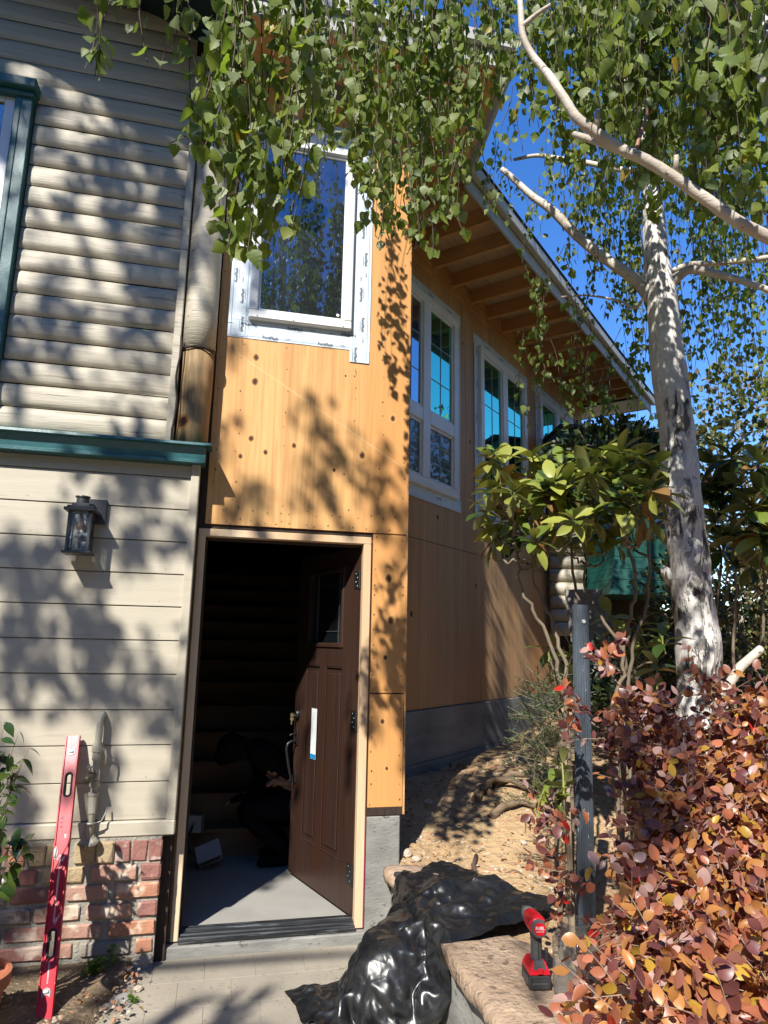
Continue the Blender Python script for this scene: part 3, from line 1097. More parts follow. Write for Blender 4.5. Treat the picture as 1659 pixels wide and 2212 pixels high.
build('roof', MB().add([(1.2, -.85, WT + .16), (6.8, -.85, WT + .16), (6.8, 3.5, WT + 1.2), (1.2, 3.5, WT + 1.2)], [(0, 1, 2, 3)]), M['darkwood'], wg, local=True)
s = MB()
s.box(6.25, 6.75, -.765, .5, WT + .0, WT + .02)
s.box(6.72, 6.75, -.765, .5, WT + .0, WT + .3)
build('eave_return', s, M['teal'], wg, local=True)

# wing windows
for k, (w0, w1, z0, z1) in enumerate(WIN):
    mid = (w0 + w1) / 2 + (.0 if k else -.05)
    f_ = .075
    s = MB()
    s.box(w0, w1, -.038, .01, z0, z0 + f_, .005)
    s.box(w0, w1, -.038, .01, z1 - f_, z1, .005)
    s.box(w0, w0 + f_, -.0375, .01, z0 + f_, z1 - f_, .005)
    s.box(w1 - f_, w1, -.0375, .01, z0 + f_, z1 - f_, .005)
    s.box(mid - .06, mid + .06, -.0375, .01, z0 + f_, z1 - f_, .005)
    hz = 3.29
    if k == 0:
        s.box(w0 + f_, mid - .06, -.037, .01, hz - .055, hz + .055, .005)
        s.box(mid + .06, w1 - f_, -.037, .01, hz - .055, hz + .055, .005)
    wo = build('window', s, M['white'], wg, local=True, label=['divided four-pane white window nearest the tower', 'two-pane white window behind the rhododendron', 'far white window half hidden by hanging birch leaves'][k])
    for q, (a, b) in enumerate(((w0 + f_, mid - .06), (mid + .06, w1 - f_))):
        parts = [(z0 + f_, z1 - f_, 'glass_teal')]
        if k == 0:
            parts = [(z0 + f_, hz - .055, 'glass_dark'), (hz + .055, z1 - f_, 'glass_blue' if q == 0 else 'glass_teal')]
        for (c, d, gm) in parts:
            s = MB()
            t_ = .022
            s.box(a, b, -.022, .005, c, c + t_, .003)
            s.box(a, b, -.022, .005, d - t_, d, .003)
            s.box(a, a + t_, -.022, .005, c + t_, d - t_, .003)
            s.box(b - t_, b, -.022, .005, c + t_, d - t_, .003)
            sa = build('sash', s, M['white'], wo, local=True)
            build('pane', MB().box(a + t_, b - t_, -.010, -.006, c + t_, d - t_), M[gm], sa, local=True)
            s = MB()
            s.box((a + b) / 2 - .004, (a + b) / 2 + .004, -.0135, -.0105, c + t_, d - t_)
            for q_ in (.33, .67):
                zc = c + (d - c) * q_
                s.box(a + t_, (a + b) / 2 - .004, -.0135, -.0105, zc - .0035, zc + .0035)
                s.box((a + b) / 2 + .004, b - t_, -.0135, -.0105, zc - .0035, zc + .0035)
            build('grille_bar', s, M['grille'], sa, local=True)
    tape(wo, w0 - .10, w1 + .10, z1 - .004, z1 + .095, -.005, True, True, [(w0 + .2, z1 + .05, 0), (w0 + .55, z1 + .05, 180), (w1 - .12, z1 + .05, 0)])
    tape(wo, w1 - .004, w1 + .085, z0 - .02, z1 + .08, -.0065, False, True, [(w1 + .045, zz, 90) for zz in np.arange(z0 + .2, z1, .33)])
    tape(wo, w0 - .085, w0 + .004, z0 - .02, z1 + .08, -.0065, False, True, [(w0 - .045, zz, 90) for zz in np.arange(z0 + .2, z1, .33)])
    tape(wo, w0 - .09, w1 + .10, z0 - .10, z0 + .004, -.008, True, True, [(w1 - .3, z0 - .045, 0)])


# ------------------------------------------------------------------ stairs and things inside the doorway
sw = thing('staircase', 'dim bare wooden stairs rising inside the doorway', 'stairs', (.53, 1.3, .022))
for k in range(12):
    y0, z0 = 1.30 + .255 * k, .022 + .182 * k
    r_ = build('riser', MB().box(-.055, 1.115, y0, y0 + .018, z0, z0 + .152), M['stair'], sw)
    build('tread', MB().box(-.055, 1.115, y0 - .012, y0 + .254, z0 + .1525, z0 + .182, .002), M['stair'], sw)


def outlet(name, label, Mx, sz, cover):
    t = thing(name, label, 'electrical box', Mx.translation)
    h = Vector(sz) / 2
    s = MB().obox(Mx, h.x, h.y, h.z, .003)
    build('box', s, plain('grey_box', (.24, .25, .26), None, 9, .5), t)
    build('cover', MB().obox(Mx @ Matrix.Translation((0, -h.y - .003, 0)), h.x * 1.02, .003, h.z * 1.02, .002), plain('pale_cover', (.55, .57, .60), None, 9, .4), t)
    if cover:
        build('dial', MB().lathe([(.014, 0), (.012, .006)], Mx @ Matrix.Translation((.0, -h.y - .006, .005)) @ rotx, 12), plain('grey_dial', (.38, .39, .41), None, 9, .4), t)
    else:
        build('slot', MB().obox(Mx @ Matrix.Translation((0, -h.y * .2, -h.z - .001)), h.x * .8, h.y * .25, .001), M['black'], t)
    return t


mA = Matrix.Translation((.075, 1.225, .265)) @ Matrix.Rotation(math.radians(-18), 4, 'Z')
outlet('timer_box', 'upright pale electrical box on the lowest stair by the left jamb', mA, (.085, .06, .105), True)
mB = Matrix.Translation((.17, 1.05, .115)) @ Matrix.Rotation(math.radians(-20), 4, 'Y') @ Matrix.Rotation(math.radians(-52), 4, 'X')
outlet('junction_box', 'tilted white electrical box hanging over the lowest stair riser', mB, (.155, .055, .12), False)
s = MB()
s.tube([(.06, 1.21, .27), (.03, 1.14, .20), (.045, 1.08, .13), (.09, 1.06, .10), (.125, 1.06, .13)], .008, 8)
build('power_cord', s, M['black'], smooth=True, label='black cord linking the two electrical boxes on the stair', cat='cord')

# person crouching in the dark behind the door, in black clothes, one forearm bare
pe_loc = Vector((.66, .98, .022))
me = bpy.data.meshes.new('person')
J = {}
jl = [('pelvis', (.74, 1.00, .40), .125), ('belly', (.66, 1.00, .53), .125), ('chest', (.53, 1.00, .69), .135), ('collar', (.43, 1.00, .79), .10), ('neck', (.37, 1.00, .80), .055),
      ('head_top', (.29, 1.00, .78), .085), ('head_front', (.215, 1.00, .715), .080), ('chin', (.225, 1.00, .645), .050),
      ('hip_a', (.72, .90, .40), .10), ('knee_a', (.34, .89, .385), .068), ('ankle_a', (.66, .91, .115), .046), ('heel_a', (.68, .91, .065), .040), ('toe_a', (.47, .90, .055), .034),
      ('hip_b', (.72, 1.10, .40), .10), ('knee_b', (.37, 1.13, .36), .068), ('ankle_b', (.68, 1.10, .115), .046), ('heel_b', (.70, 1.10, .065), .040), ('toe_b', (.50, 1.11, .055), .034),
      ('shoulder_a', (.45, .87, .75), .075), ('elbow_a', (.695, .905, .540), .046), ('wrist_a', (.605, .880, .556), .027), ('palm_a', (.575, .875, .562), .027),
      ('shoulder_b', (.45, 1.16, .75), .075), ('elbow_b', (.50, 1.22, .50), .046), ('wrist_b', (.36, 1.18, .40), .030), ('palm_b', (.32, 1.17, .39), .032)]
je = [('pelvis', 'belly'), ('belly', 'chest'), ('chest', 'collar'), ('collar', 'neck'), ('neck', 'head_top'), ('head_top', 'head_front'), ('head_front', 'chin'),
      ('pelvis', 'hip_a'), ('hip_a', 'knee_a'), ('knee_a', 'ankle_a'), ('ankle_a', 'heel_a'), ('heel_a', 'toe_a'), ('pelvis', 'hip_b'), ('hip_b', 'knee_b'), ('knee_b', 'ankle_b'), ('ankle_b', 'heel_b'), ('heel_b', 'toe_b'),
      ('collar', 'shoulder_a'), ('shoulder_a', 'elbow_a'), ('elbow_a', 'wrist_a'), ('wrist_a', 'palm_a'), ('collar', 'shoulder_b'), ('shoulder_b', 'elbow_b'), ('elbow_b', 'wrist_b'), ('wrist_b', 'palm_b')]
for h_, px0, py0, pz0 in (('a', .575, .875, .562), ('b', .32, 1.17, .39)):
    for k, (dy_, ln_f) in enumerate(((-.028, .050), (-.010, .058), (.010, .055), (.026, .044))):
        f1, f2 = 'f%s%d1' % (h_, k), 'f%s%d2' % (h_, k)
        jl += [(f1, (px0 - ln_f * .8, py0 + dy_, pz0 - .004), .0105), (f2, (px0 - ln_f * 1.15, py0 + dy_, pz0 - .030), .009)]
        je += [('palm_' + h_, f1), (f1, f2)]
    jl += [('t%s1' % h_, (px0 - .004, py0 - .040, pz0 + .018), .011), ('t%s2' % h_, (px0 - .034, py0 - .050, pz0 + .012), .009)]
    je += [('palm_' + h_, 't%s1' % h_), ('t%s1' % h_, 't%s2' % h_)]
for k, (n_, p_, r_) in enumerate(jl):
    J[n_] = k
me.from_pydata([Vector(p_) - pe_loc for n_, p_, r_ in jl], [(J[a], J[b]) for a, b in je], [])
po_ = bpy.data.objects.new('person_frame', me)
COL.objects.link(po_)
sk_ = po_.modifiers.new('skin', 'SKIN')
sk_.branch_smoothing = .5
for k, (n_, p_, r_) in enumerate(jl):
    me.skin_vertices[0].data[k].radius = (r_, r_)
me.skin_vertices[0].data[0].use_root = True
sb_ = po_.modifiers.new('sub', 'SUBSURF')
sb_.levels = sb_.render_levels = 2
bme_ = bpy.data.meshes.new_from_object(po_.evaluated_get(bpy.context.evaluated_depsgraph_get()))
bpy.data.objects.remove(po_)
bme_.name = 'person'
bme_.materials.clear()
bme_.materials.append(plain('black_clothes', (.006, .006, .007), (.009, .009, .010), 20, .95, spec=.05))
bme_.materials.append(plain('skin', (.30, .165, .115), (.26, .14, .10), 20, .6, spec=.2))
for pl in bme_.polygons:
    c = pl.center + pe_loc
    e0_, e1_ = Vector((.665, .897, .545)), Vector((.560, .872, .560))
    tt_ = max(0, min(1, (c - e0_).dot(e1_ - e0_) / (e1_ - e0_).length_squared))
    bare = (c - e0_.lerp(e1_, tt_)).length < .046 or ((c - Vector((.545, .872, .552))).length < .075 and c.y < .94 and c.x < .58) or (c.x < .40 and c.y > 1.12 and c.z < .44 and c.z > .33 and c.x > .2 and (c - Vector((.37, 1.13, .36))).length > .085)
    pl.material_index = 1 if bare else 0
    pl.use_smooth = True
pe = finish(bpy.data.objects.new('person', bme_), None, 'person in black clothes crouching in the dark doorway, one forearm bare', 'person')
pe.location = pe_loc + Vector((0, .115, 0))
s = MB()
bm = bmesh.new()
bmesh.ops.create_icosphere(bm, subdivisions=3, radius=.098)
s.add([Vector((.275, 1.0, .765)) + v.co * (1 + .05 * mnoise.noise(v.co * 40)) for v in bm.verts if True], [[v.index for v in f.verts] for f in bm.faces])
bm.free()
s.v = [(x, y, z) for x, y, z in s.v]
s.v = [(x, y + .115, z) for x, y, z in s.v]
build('hair', s, plain('black_hair', (.006, .005, .005), (.010, .008, .007), 60, .8, .6, 60, .01, spec=.1), pe, smooth=True)

# keys hanging in the deadbolt
kp = dm(.785, .028, 1.012).translation
kt = thing('key_ring', 'two brass keys hanging from the deadbolt of the open door', 'keys', kp)
brass = plain('brass_key', (.62, .47, .22), (.70, .58, .32), 20, .35, metal=.85)


def key(Mx, parent):
    s = MB()
    s.prism([(-.011, 0), (-.013, .008), (-.007, .017), (.007, .017), (.013, .008), (.011, 0), (.0035, -.003), (.0035, -.024), (0, -.03), (-.0035, -.026), (-.0035, -.003)], Mx, .0025)
    return build('key', s, brass, parent)


kface = Matrix((Vector((.95, .3, 0)).normalized(), Vector((0, 0, 1)), Vector((.3, -.95, 0)).normalized())).transposed().to_4x4()
m1 = kface.copy()
m1.translation = kp + NV * .012 + Vector((0, 0, -.004))
key(m1 @ Matrix.Rotation(math.radians(80), 4, 'Z'), kt)
m2 = kface.copy()
m2.translation = kp + NV * .018 + Vector((0, 0, -.036))
key(m2 @ Matrix.Rotation(math.radians(-4), 4, 'Z'), kt)
s = MB()
c_ = kp + NV * .016 + Vector((0, 0, -.012))
s.tube([c_ + Vector((.95, .3, 0)) * .009 * math.cos(a) + Vector((0, 0, .012)) * math.sin(a) for a in np.linspace(0, 2 * math.pi, 14)], .0011, 6)
build('ring', s, brass, kt)

# ------------------------------------------------------------------ wall lantern
LX0, LX1, LY0, LY1 = -.640, -.502, -.258, -.135
lx, ly = (LX0 + LX1) / 2, (LY0 + LY1) / 2
ln_ = thing('wall_lantern', 'dark grey square wall lantern with seeded glass on the lap siding', 'lantern', (lx, -.10, 1.88))
lm = plain('lantern_metal', (.030, .033, .038), (.055, .058, .064), 14, .42, .25, 70, .002, spec=.5)
build('base_plate', MB().box(LX0, LX1, LY0, LY1, 1.886, 1.900, .004), lm, ln_)
s = MB()
bx0, bx1, by0, by1 = LX0 + .014, LX1 - .012, LY0 + .012, LY1 - .012
for (x0, y0) in ((bx0, by0), (bx1 - .016, by0), (bx0, by1 - .016), (bx1 - .016, by1 - .016)):
    s.box(x0, x0 + .016, y0, y0 + .016, 1.9005, 2.098, .002)
build('corner_posts', s, lm, ln_, kind='stuff')
s = MB()
s.box(LX0 - .006, LX1 + .008, LY0 - .006, LY1 + .006, 2.099, 2.116, .004)
s.box(LX0 + .006, LX1 - .004, LY0 + .008, LY1 - .006, 2.1165, 2.128, .003)
s.box(lx - .045, lx + .04, ly - .035, ly + .035, 2.1285, 2.144, .003)
build('roof', s, lm, ln_)
s = MB().lathe([(.030, 0), (.030, .030), (.037, .032), (.036, .037), (.012, .040), (.006, .044)], Matrix.Translation((lx - .002, ly, 2.1445)), 20)
build('finial', s, lm, ln_, smooth=False)
s = MB()
s.box(-.560, -.466, -.128, -.104, 2.055, 2.185, .004)
s.box(-.545, -.520, -.16, -.1285, 2.115, 2.150, .003)
s.box(-.585, -.520, -.175, -.158, 2.128, 2.150, .003)
build('wall_bracket', s, lm, ln_)
m, nt, bs = new_mat('seeded_glass')
out = nt.nodes["Material Output"]
tp = nd(nt, "ShaderNodeBsdfTransparent")
f1 = noise_(nt, coords(nt, (1, 1, .45)), 75, 3, .6, 1.0)
nt.links.new(ramp(nt, f1, [(.36, (.55, .58, .60)), (.62, (.93, .95, .95))]), tp.inputs[0])
gl = nd(nt, "ShaderNodeBsdfGlossy")
gl.inputs["Roughness"].default_value = .12
gl.inputs["Color"].default_value = (.85, .88, .9, 1)
bmp = nd(nt, "ShaderNodeBump")
bmp.inputs["Strength"].default_value = .9
bmp.inputs["Distance"].default_value = .01
nt.links.new(f1, bmp.inputs["Height"])
nt.links.new(bmp.outputs[0], gl.inputs["Normal"])
mx = nd(nt, "ShaderNodeMixShader")
mx.inputs[0].default_value = .14
nt.links.new(tp.outputs[0], mx.inputs[1])
nt.links.new(gl.outputs[0], mx.inputs[2])
nt.links.new(mx.outputs[0], out.inputs[0])
M['seeded'] = m
for (x0, x1, y0, y1) in ((bx0 + .016, bx1 - .016, by0 + .005, by0 + .008), (bx0 + .016, bx1 - .016, by1 - .008, by1 - .005),
                         (bx0 + .005, bx0 + .008, by0 + .016, by1 - .016), (bx1 - .008, bx1 - .005, by0 + .016, by1 - .016)):
    build('glass_pane', MB().box(x0, x1, y0, y1, 1.902, 2.097), M['seeded'], ln_)
s = MB().lathe([(.006, 0), (.018, .012), (.022, .03), (.020, .055), (.012, .085), (.010, .10)], Matrix.Translation((lx, ly, 1.99)), 12)
amber = plain('amber_bulb', (.75, .30, .05), (.85, .42, .10), 30, .2, spec=.8)
build('bulb', s, amber, ln_, smooth=True)

# ------------------------------------------------------------------ garden water pipe
px_ = -.398
pp = thing('water_pipe', 'painted garden water pipe with hose tap against the lap siding', 'pipe', (px_, -.155, .50))
pmat = plain('painted_pipe', (.40, .375, .31), (.33, .305, .25), 12, .5, .3, 50, .003, fleck=(.19, .17, .14), fscale=50, famt=.66)
s = MB()
s.tube([(px_, -.155, .49), (px_ + .001, -.155, .70), (px_, -.155, .90), (px_, -.155, 1.06), (px_ + .001, -.150, 1.085), (px_ + .003, -.135, 1.10), (px_ + .004, -.095, 1.103)], .0165, 14)
build('riser_pipe', s, pmat, pp, smooth=True)
s = MB()
for (z0, z1, r) in ((.655, .735, .0215), (.735, .748, .025), (.775, .80, .0225), (.895, .935, .022), (.935, .962, .027), (.962, .975, .022)):
    s.tube([(px_, -.155, z0), (px_, -.155, z1)], r, 12)
build('couplings', s, pmat, pp, kind='stuff')
s = MB()
s.tube([(px_, -.155, .825), (px_ - .012, -.185, .83), (px_ - .020, -.215, .825), (px_ - .024, -.235, .812)], [.014, .015, .017, .018], 12)
s.tube([(px_ - .016, -.200, .835), (px_ - .020, -.205, .868)], .008, 8)
tap = build('hose_tap', s, plain('old_brass', (.17, .15, .10), (.10, .09, .07), 30, .45, metal=.5), pp, smooth=True)
s = MB()
s.box(px_ - .034, px_ - .006, -.212, -.200, .868, .876, .002)
s.tube([(px_ - .02, -.206, .876), (px_ - .030, -.206, .893)], .004, 6)
build('tap_handle', s, plain('grey_handle', (.35, .36, .36), None, 20, .4, metal=.6), tap)
s = MB()
s.tube([(px_ + .016, -.165, .945), (px_ + .033, -.185, .95), (px_ + .040, -.19, .945)], .006, 8)
s.tube([(px_ + .040, -.19, .948), (px_ + .048, -.188, .915), (px_ + .046, -.186, .875)], [.006, .005, .004], 8)
build('valve_lever', s, pmat, pp, smooth=True)
s = MB()
s.tube([(px_ - .024, -.178, .612), (px_ + .0, -.182, .610), (px_ + .030, -.176, .612)], .006, 8)
s.tube([(px_ + .028, -.176, .613), (px_ + .048, -.170, .618), (px_ + .062, -.150, .648), (px_ + .066, -.135, .675)], .004, 8)
build('ground_clamp', s, plain('galvanised', (.30, .29, .26), None, 20, .45, metal=.5), pp, smooth=True)
s = MB().lathe([(.055, 0), (.040, .016), (.024, .035), (.020, .05)], Matrix.Translation((px_, -.145, .515)), 14)
build('mortar_collar', s, M['mortar'], pp, smooth=True)


# ------------------------------------------------------------------ spirit level leaning on the wall
def holed_plate(outer, holes, Mx, y0, y1):
    """flat plate (local xz) with holes, from local y0 to y1"""
    bm = bmesh.new()
    edges = []
    for loop in [outer] + holes:
        vs = [bm.verts.new((x, y0, z)) for x, z in loop]
        for i in range(len(vs)):
            edges.append(bm.edges.new((vs[i], vs[(i + 1) % len(vs)])))
    bmesh.ops.triangle_fill(bm, use_beauty=True, use_dissolve=False, edges=edges)
    r = bmesh.ops.extrude_face_region(bm, geom=list(bm.faces))
    for v in [e for e in r['geom'] if isinstance(e, bmesh.types.BMVert)]:
        v.co.y = y1
    bm.verts.index_update()
    mb = MB()
    mb.add([Mx @ v.co for v in bm.verts], [[v.index for v in f.verts] for f in bm.faces])
    bm.free()
    return mb


def oval(cx, cz, hw, hl, n=20):
    pts = []
    for k in range(n):
        a = 2 * math.pi * k / n
        pts.append((cx + hw * math.cos(a), cz + (hl - hw) * (1 if math.sin(a) > 0 else -1) + hw * math.sin(a)))
    return pts


F_ = Vector((-.448, -.560, -.040))
T_ = Vector((-.517, -.132, 1.005))
zz = (T_ - F_).normalized()
xx = Vector((1, -.10, 0))
xx = (xx - zz * xx.dot(zz)).normalized()
yy = zz.cross(xx)
LM = Matrix((xx, yy, zz)).transposed().to_4x4()
LM.translation = F_
LL = (T_ - F_).length
lv = thing('spirit_level', 'long scuffed red spirit level leaning against the brick base and siding', 'spirit level', F_)
red = plain('red_enamel', (.52, .010, .030), (.42, .008, .024), 5, .33, .1, 60, .002, (1, 1, .4), fleck=(.75, .50, .48), fscale=34, famt=.655, spec=.5)
HW = .032
h1, h2 = oval(0, LL * .800, .0125, .050), oval(0, LL * .235, .0125, .050)
v1, v3 = oval(-.002, LL * .935, .0165, .0170, 16), oval(.0, LL * .083, .0165, .0170, 16)
web = holed_plate([(-HW + .006, 0), (HW - .006, 0), (HW - .006, LL), (-HW + .006, LL)], [h1, h2], LM, -.007, .007)
bd = build('body', web, red, lv)
s = MB()
for sx_ in (-1, 1):
    s.obox(LM @ Matrix.Translation((sx_ * (HW - .003), 0, LL / 2)), .0032, .013, LL / 2, .0015)
build('rail', s, red, lv)
s = MB()
s.obox(LM @ Matrix.Translation((0, -.0076, LL * .42)), .0035, .0008, LL * .115)
s.obox(LM @ Matrix.Translation((0, -.0076, LL * .145)), .0030, .0008, LL * .035)
build('scuff_line', s, plain('scuffed_pale', (.72, .50, .46), (.60, .20, .20), 40, .5, stretch=(1, 1, .2)), bd)
for hz_, hh in ((.800, h1), (.235, h2)):
    ov = oval(0, LL * hz_, .0150, .0525)
    s = MB()
    s.tube([LM @ Vector((x, 0, z)) for x, z in ov + ov[:1]], .0062, 8, cap=False)
    s.v = [tuple(LM @ (lambda q: Vector((q.x, q.y * 1.7, q.z)))(LM.inverted() @ Vector(v))) for v in s.v]
    build('grip_ring', s, plain('black_rubber', (.012, .012, .013), None, 9, .55), lv, smooth=True)
vg = plain('vial_block', (.33, .33, .32), (.22, .22, .22), 20, .3, spec=.7)
for zc_, up_ in ((.935, 1), (.083, -1)):
    zc_ = LL * zc_
    poly = [(-.017, .016 * up_), (.0, .006 * up_), (.017, .016 * up_), (.017, -.004 * up_), (.013, -.014 * up_), (0, -.019 * up_), (-.013, -.014 * up_), (-.017, -.004 * up_)]
    b = build('vial_block', MB().prism(poly, LM @ Matrix.Translation((0, -.0068, zc_)) @ Matrix.Rotation(math.radians(90), 4, 'X'), .004), vg, lv)
    s = MB().tube([LM @ Vector((-.010, -.012, zc_ - .004 * up_)), LM @ Vector((.010, -.012, zc_ - .004 * up_))], .0055, 10)
    build('vial', s, plain('pale_vial', (.62, .66, .60), None, 20, .15), b, smooth=True)
b = build('vial_block', MB().prism([(-.032, .028), (-.022, .026), (-.012, .006), (-.012, -.008), (-.022, -.028), (-.032, -.030)], LM @ Matrix.Translation((0, -.0068, LL * .545)) @ Matrix.Rotation(math.radians(90), 4, 'X'), .004), vg, lv)
s = MB().tube([LM @ Vector((-.024, -.012, LL * .545 - .018)), LM @ Vector((-.024, -.012, LL * .545 + .016))], .0050, 10)
build('vial', s, plain('pale_vial_b', (.62, .66, .60), None, 20, .15), b, smooth=True)
tm = text_mesh('A V A', .020)
put_text(tm, 'pen_marks', plain('pen_ink', (.10, .01, .03), None, 9, .5), bd, Matrix.Translation(-F_) @ LM @ Matrix.Translation((-.010, -.0079, LL * .655)) @ FRONT @ Matrix.Rotation(math.radians(90), 4, 'Z'))

# ------------------------------------------------------------------ retaining wall and coping stones
rw = MB()
rw.grid(lambda s_, t: (1.125 + .012 * mnoise.noise(Vector((s_ * 9, t * 3, 0))) - .02 * (1 - t), -.02 - 3.6 * s_, -.12 + .395 * t), 60, 8)
rw.add([(1.122, -.02, .275), (1.122, -3.62, .275), (1.33, -3.62, .275), (1.33, -.02, .275)], [(0, 1, 2, 3)])
rw.add([(1.122, -3.62, -.12), (1.33, -3.62, -.12), (1.33, -3.62, .275), (1.122, -3.62, .275)], [(0, 1, 2, 3)])
build('retaining_wall', rw, M['concrete'], smooth=False, fix=False, label='low grey concrete retaining wall between paving and soil', cat='wall')


def flagstone(pts, z, th, label):
    """irregular thick stone slab from a plan outline"""
    c = sum((Vector(p) for p in pts), Vector((0, 0))) / len(pts)
    t = thing('coping_stone', label, 'stone', (c.x, c.y, z - th), 'coping stones on the retaining wall')
    ring = []
    n = 44
    per = [Vector(p) for p in pts]
    L_ = [(per[(i + 1) % len(per)] - per[i]).length for i in range(len(per))]
    tot = sum(L_)
    for k in range(n):
        d = tot * k / n
        i = 0
        while d > L_[i]:
            d -= L_[i]
            i += 1
        p = per[i].lerp(per[(i + 1) % len(per)], d / L_[i])
        nn = mnoise.noise(Vector((p.x * 14, p.y * 14, z)))
        ring.append(p + (p - c).normalized() * (nn * .022 + .012 * mnoise.noise(Vector((p.x * 40, p.y * 40, z)))))
    lay = [(-.025, -th), (.0, -th * .85), (.010, -th * .5), (.004, -th * .18), (-.016, -.004), (-.05, .0)]
    vs, fs = [], []
    for (o_, dz) in lay:
        for k, p in enumerate(ring):
            q = p + (p - c).normalized() * (o_ + .006 * mnoise.noise(Vector((p.x * 22, p.y * 22, dz * 60))))
            vs.append((q.x, q.y, z + dz + .010 * mnoise.noise(Vector((q.x * 12, q.y * 12, 7))) + .006 * mnoise.noise(Vector((q.x * 35, q.y * 35, 2)))))
    for a in range(len(lay) - 1):
        for k in range(n):
            fs.append((a * n + k, a * n + (k + 1) % n, (a + 1) * n + (k + 1) % n, (a + 1) * n + k))
    # inner rings for an uneven top
    base = (len(lay) - 1) * n
    for f_ in (.55, .2):
        b2 = len(vs)
        for k, p in enumerate(ring):
            q = c + (p - c) * f_
            vs.append((q.x, q.y, z + .002 + .010 * mnoise.noise(Vector((q.x * 12, q.y * 12, 7)))))
        for k in range(n):
            fs.append((base + k, base + (k + 1) % n, b2 + (k + 1) % n, b2 + k))
        base = b2
    fs.append(tuple(base + k for k in range(n)))
    build('slab', MB().add(vs, fs), M['stone'], t, smooth=True, fix=False)
    return t


flagstone([(1.085, -.02), (1.075, -.16), (1.11, -.27), (1.30, -.34), (1.40, -.16), (1.34, -.01)], .315, .075, 'pinkish sandstone coping slab against the tower corner')
flagstone([(1.085, -1.02), (1.075, -1.35), (1.07, -1.9), (1.08, -2.25), (1.50, -2.25), (1.52, -1.7), (1.47, -1.15), (1.36, -.98)], .318, .080, 'long tan sandstone coping slab under the cordless driver')

# ------------------------------------------------------------------ cordless impact driver
DB = Vector((1.292, -1.425, .322))
dv_ = thing('impact_driver', 'red and grey cordless impact driver standing on its battery', 'power tool', DB)
ang = math.radians(-8)
DM = Matrix.Translation(DB) @ Matrix.Rotation(ang, 4, 'Z') @ Matrix.Scale(.90, 4)      # local -y faces the viewer
gry = plain('tool_grey', (.085, .088, .092), (.06, .062, .066), 14, .5, fleck=(.40, .38, .34), fscale=40, famt=.70)
rd = plain('tool_red', (.58, .010, .022), (.48, .008, .018), 9, .35, fleck=(.6, .3, .28), fscale=40, famt=.72)
bk = plain('tool_black', (.018, .019, .021), (.035, .036, .038), 14, .5)
s = MB()
s.obox(DM @ Matrix.Translation((0, .012, .026)), .040, .058, .025, .007)
s.obox(DM @ Matrix.Translation((0, -.046, .014)), .034, .008, .012, .004)
for sx_ in (-1, 1):
    s.obox(DM @ Matrix.Translation((sx_ * .037, -.02, .024)), .006, .03, .022, .003)
bt = build('battery', s, bk, dv_)
s = MB()
for sx_ in (-1, 1):
    s.obox(DM @ Matrix.Translation((sx_ * .0435, .0, .026)), .001, .030, .012)
build('battery_groove', s, gry, bt)


def frustum(mb, Mx, a0, b0, z0, a1, b1, z1, oy=0.0):
    vs = [Mx @ Vector((x * a0, y * b0, z0)) for x, y in ((-1, -1), (1, -1), (1, 1), (-1, 1))] + [Mx @ Vector((x * a1, y * b1 + oy, z1)) for x, y in ((-1, -1), (1, -1), (1, 1), (-1, 1))]
    mb.add(vs, [(3, 2, 1, 0), (4, 5, 6, 7), (0, 1, 5, 4), (1, 2, 6, 5), (2, 3, 7, 6), (3, 0, 4, 7)])
    return mb


s = MB()
frustum(s, DM @ Matrix.Translation((0, .008, 0)), .0405, .055, .052, .036, .050, .068)
frustum(s, DM @ Matrix.Translation((0, .008, 0)), .0358, .0498, .0682, .026, .036, .092)
build('foot_shroud', s, rd, dv_)
s = MB()
frustum(s, DM @ Matrix.Translation((0, -.026, 0)), .024, .018, .0685, .017, .012, .098)
build('foot_cap', s, gry, dv_)
build('latch', MB().obox(DM @ Matrix.Translation((0, -.050, .066)), .010, .004, .010, .002), rd, dv_)
s = MB()
pr = [(0, -.004, .088, .0215), (0, -.006, .10, .0205), (0, -.008, .13, .0195), (0, -.006, .165, .020), (0, .0, .19, .022)]
s.tube([DM @ Vector((x, y + .004, z)) for x, y, z, r in pr], [r for *_, r in pr], 14)
build('grip', s, gry, dv_, smooth=True)
s = MB()
s.tube([DM @ Vector((0, y, .218)) for y in (-.044, -.040, -.01, .03, .06, .085)], [.028, .032, .033, .032, .029, .022], 18)
build('motor_housing', s, rd, dv_, smooth=True)
s = MB()
s.tube([DM @ Vector((0, y, .218)) for y in (.085, .10, .125, .14)], [.026, .025, .018, .012], 14)
s.tube([DM @ Vector((0, y, .218)) for y in (.14, .165)], [.009, .008], 10)
build('chuck', s, gry, dv_, smooth=True)
s = MB()
tilt = DM @ Matrix.Translation((.0, -.046, .214)) @ Matrix.Rotation(math.radians(90), 4, 'X')
s.lathe([(.033, -.004), (.034, .002), (.031, .007), (.024, .008)], tilt, 20)
cap = build('rear_cap', s, gry, dv_)
s = MB().lathe([(.0235, .0082), (.0235, .0095), (.02, .0100)], tilt, 20)
bg_ = build('badge', s, rd, cap)
whi = plain('badge_white', (.80, .80, .80), None, 9, .5)
tmf = text_mesh('FUEL', .0165)
put_text(tmf, 'badge_print', whi, bg_, Matrix.Translation(-DB) @ DM @ Matrix.Translation((0, -.0572, .218)) @ FRONT)
tmf2 = text_mesh('BRUSHLESS', .0058)
put_text(tmf2, 'badge_small_print', plain('badge_pale', (.78, .55, .55), None, 9, .5), bg_, Matrix.Translation(-DB) @ DM @ Matrix.Translation((0, -.0572, .206)) @ FRONT)
s = MB()
s.tube([DM @ Vector((.034, -.02, z)) for z in (.085, .12)], .0045, 8)
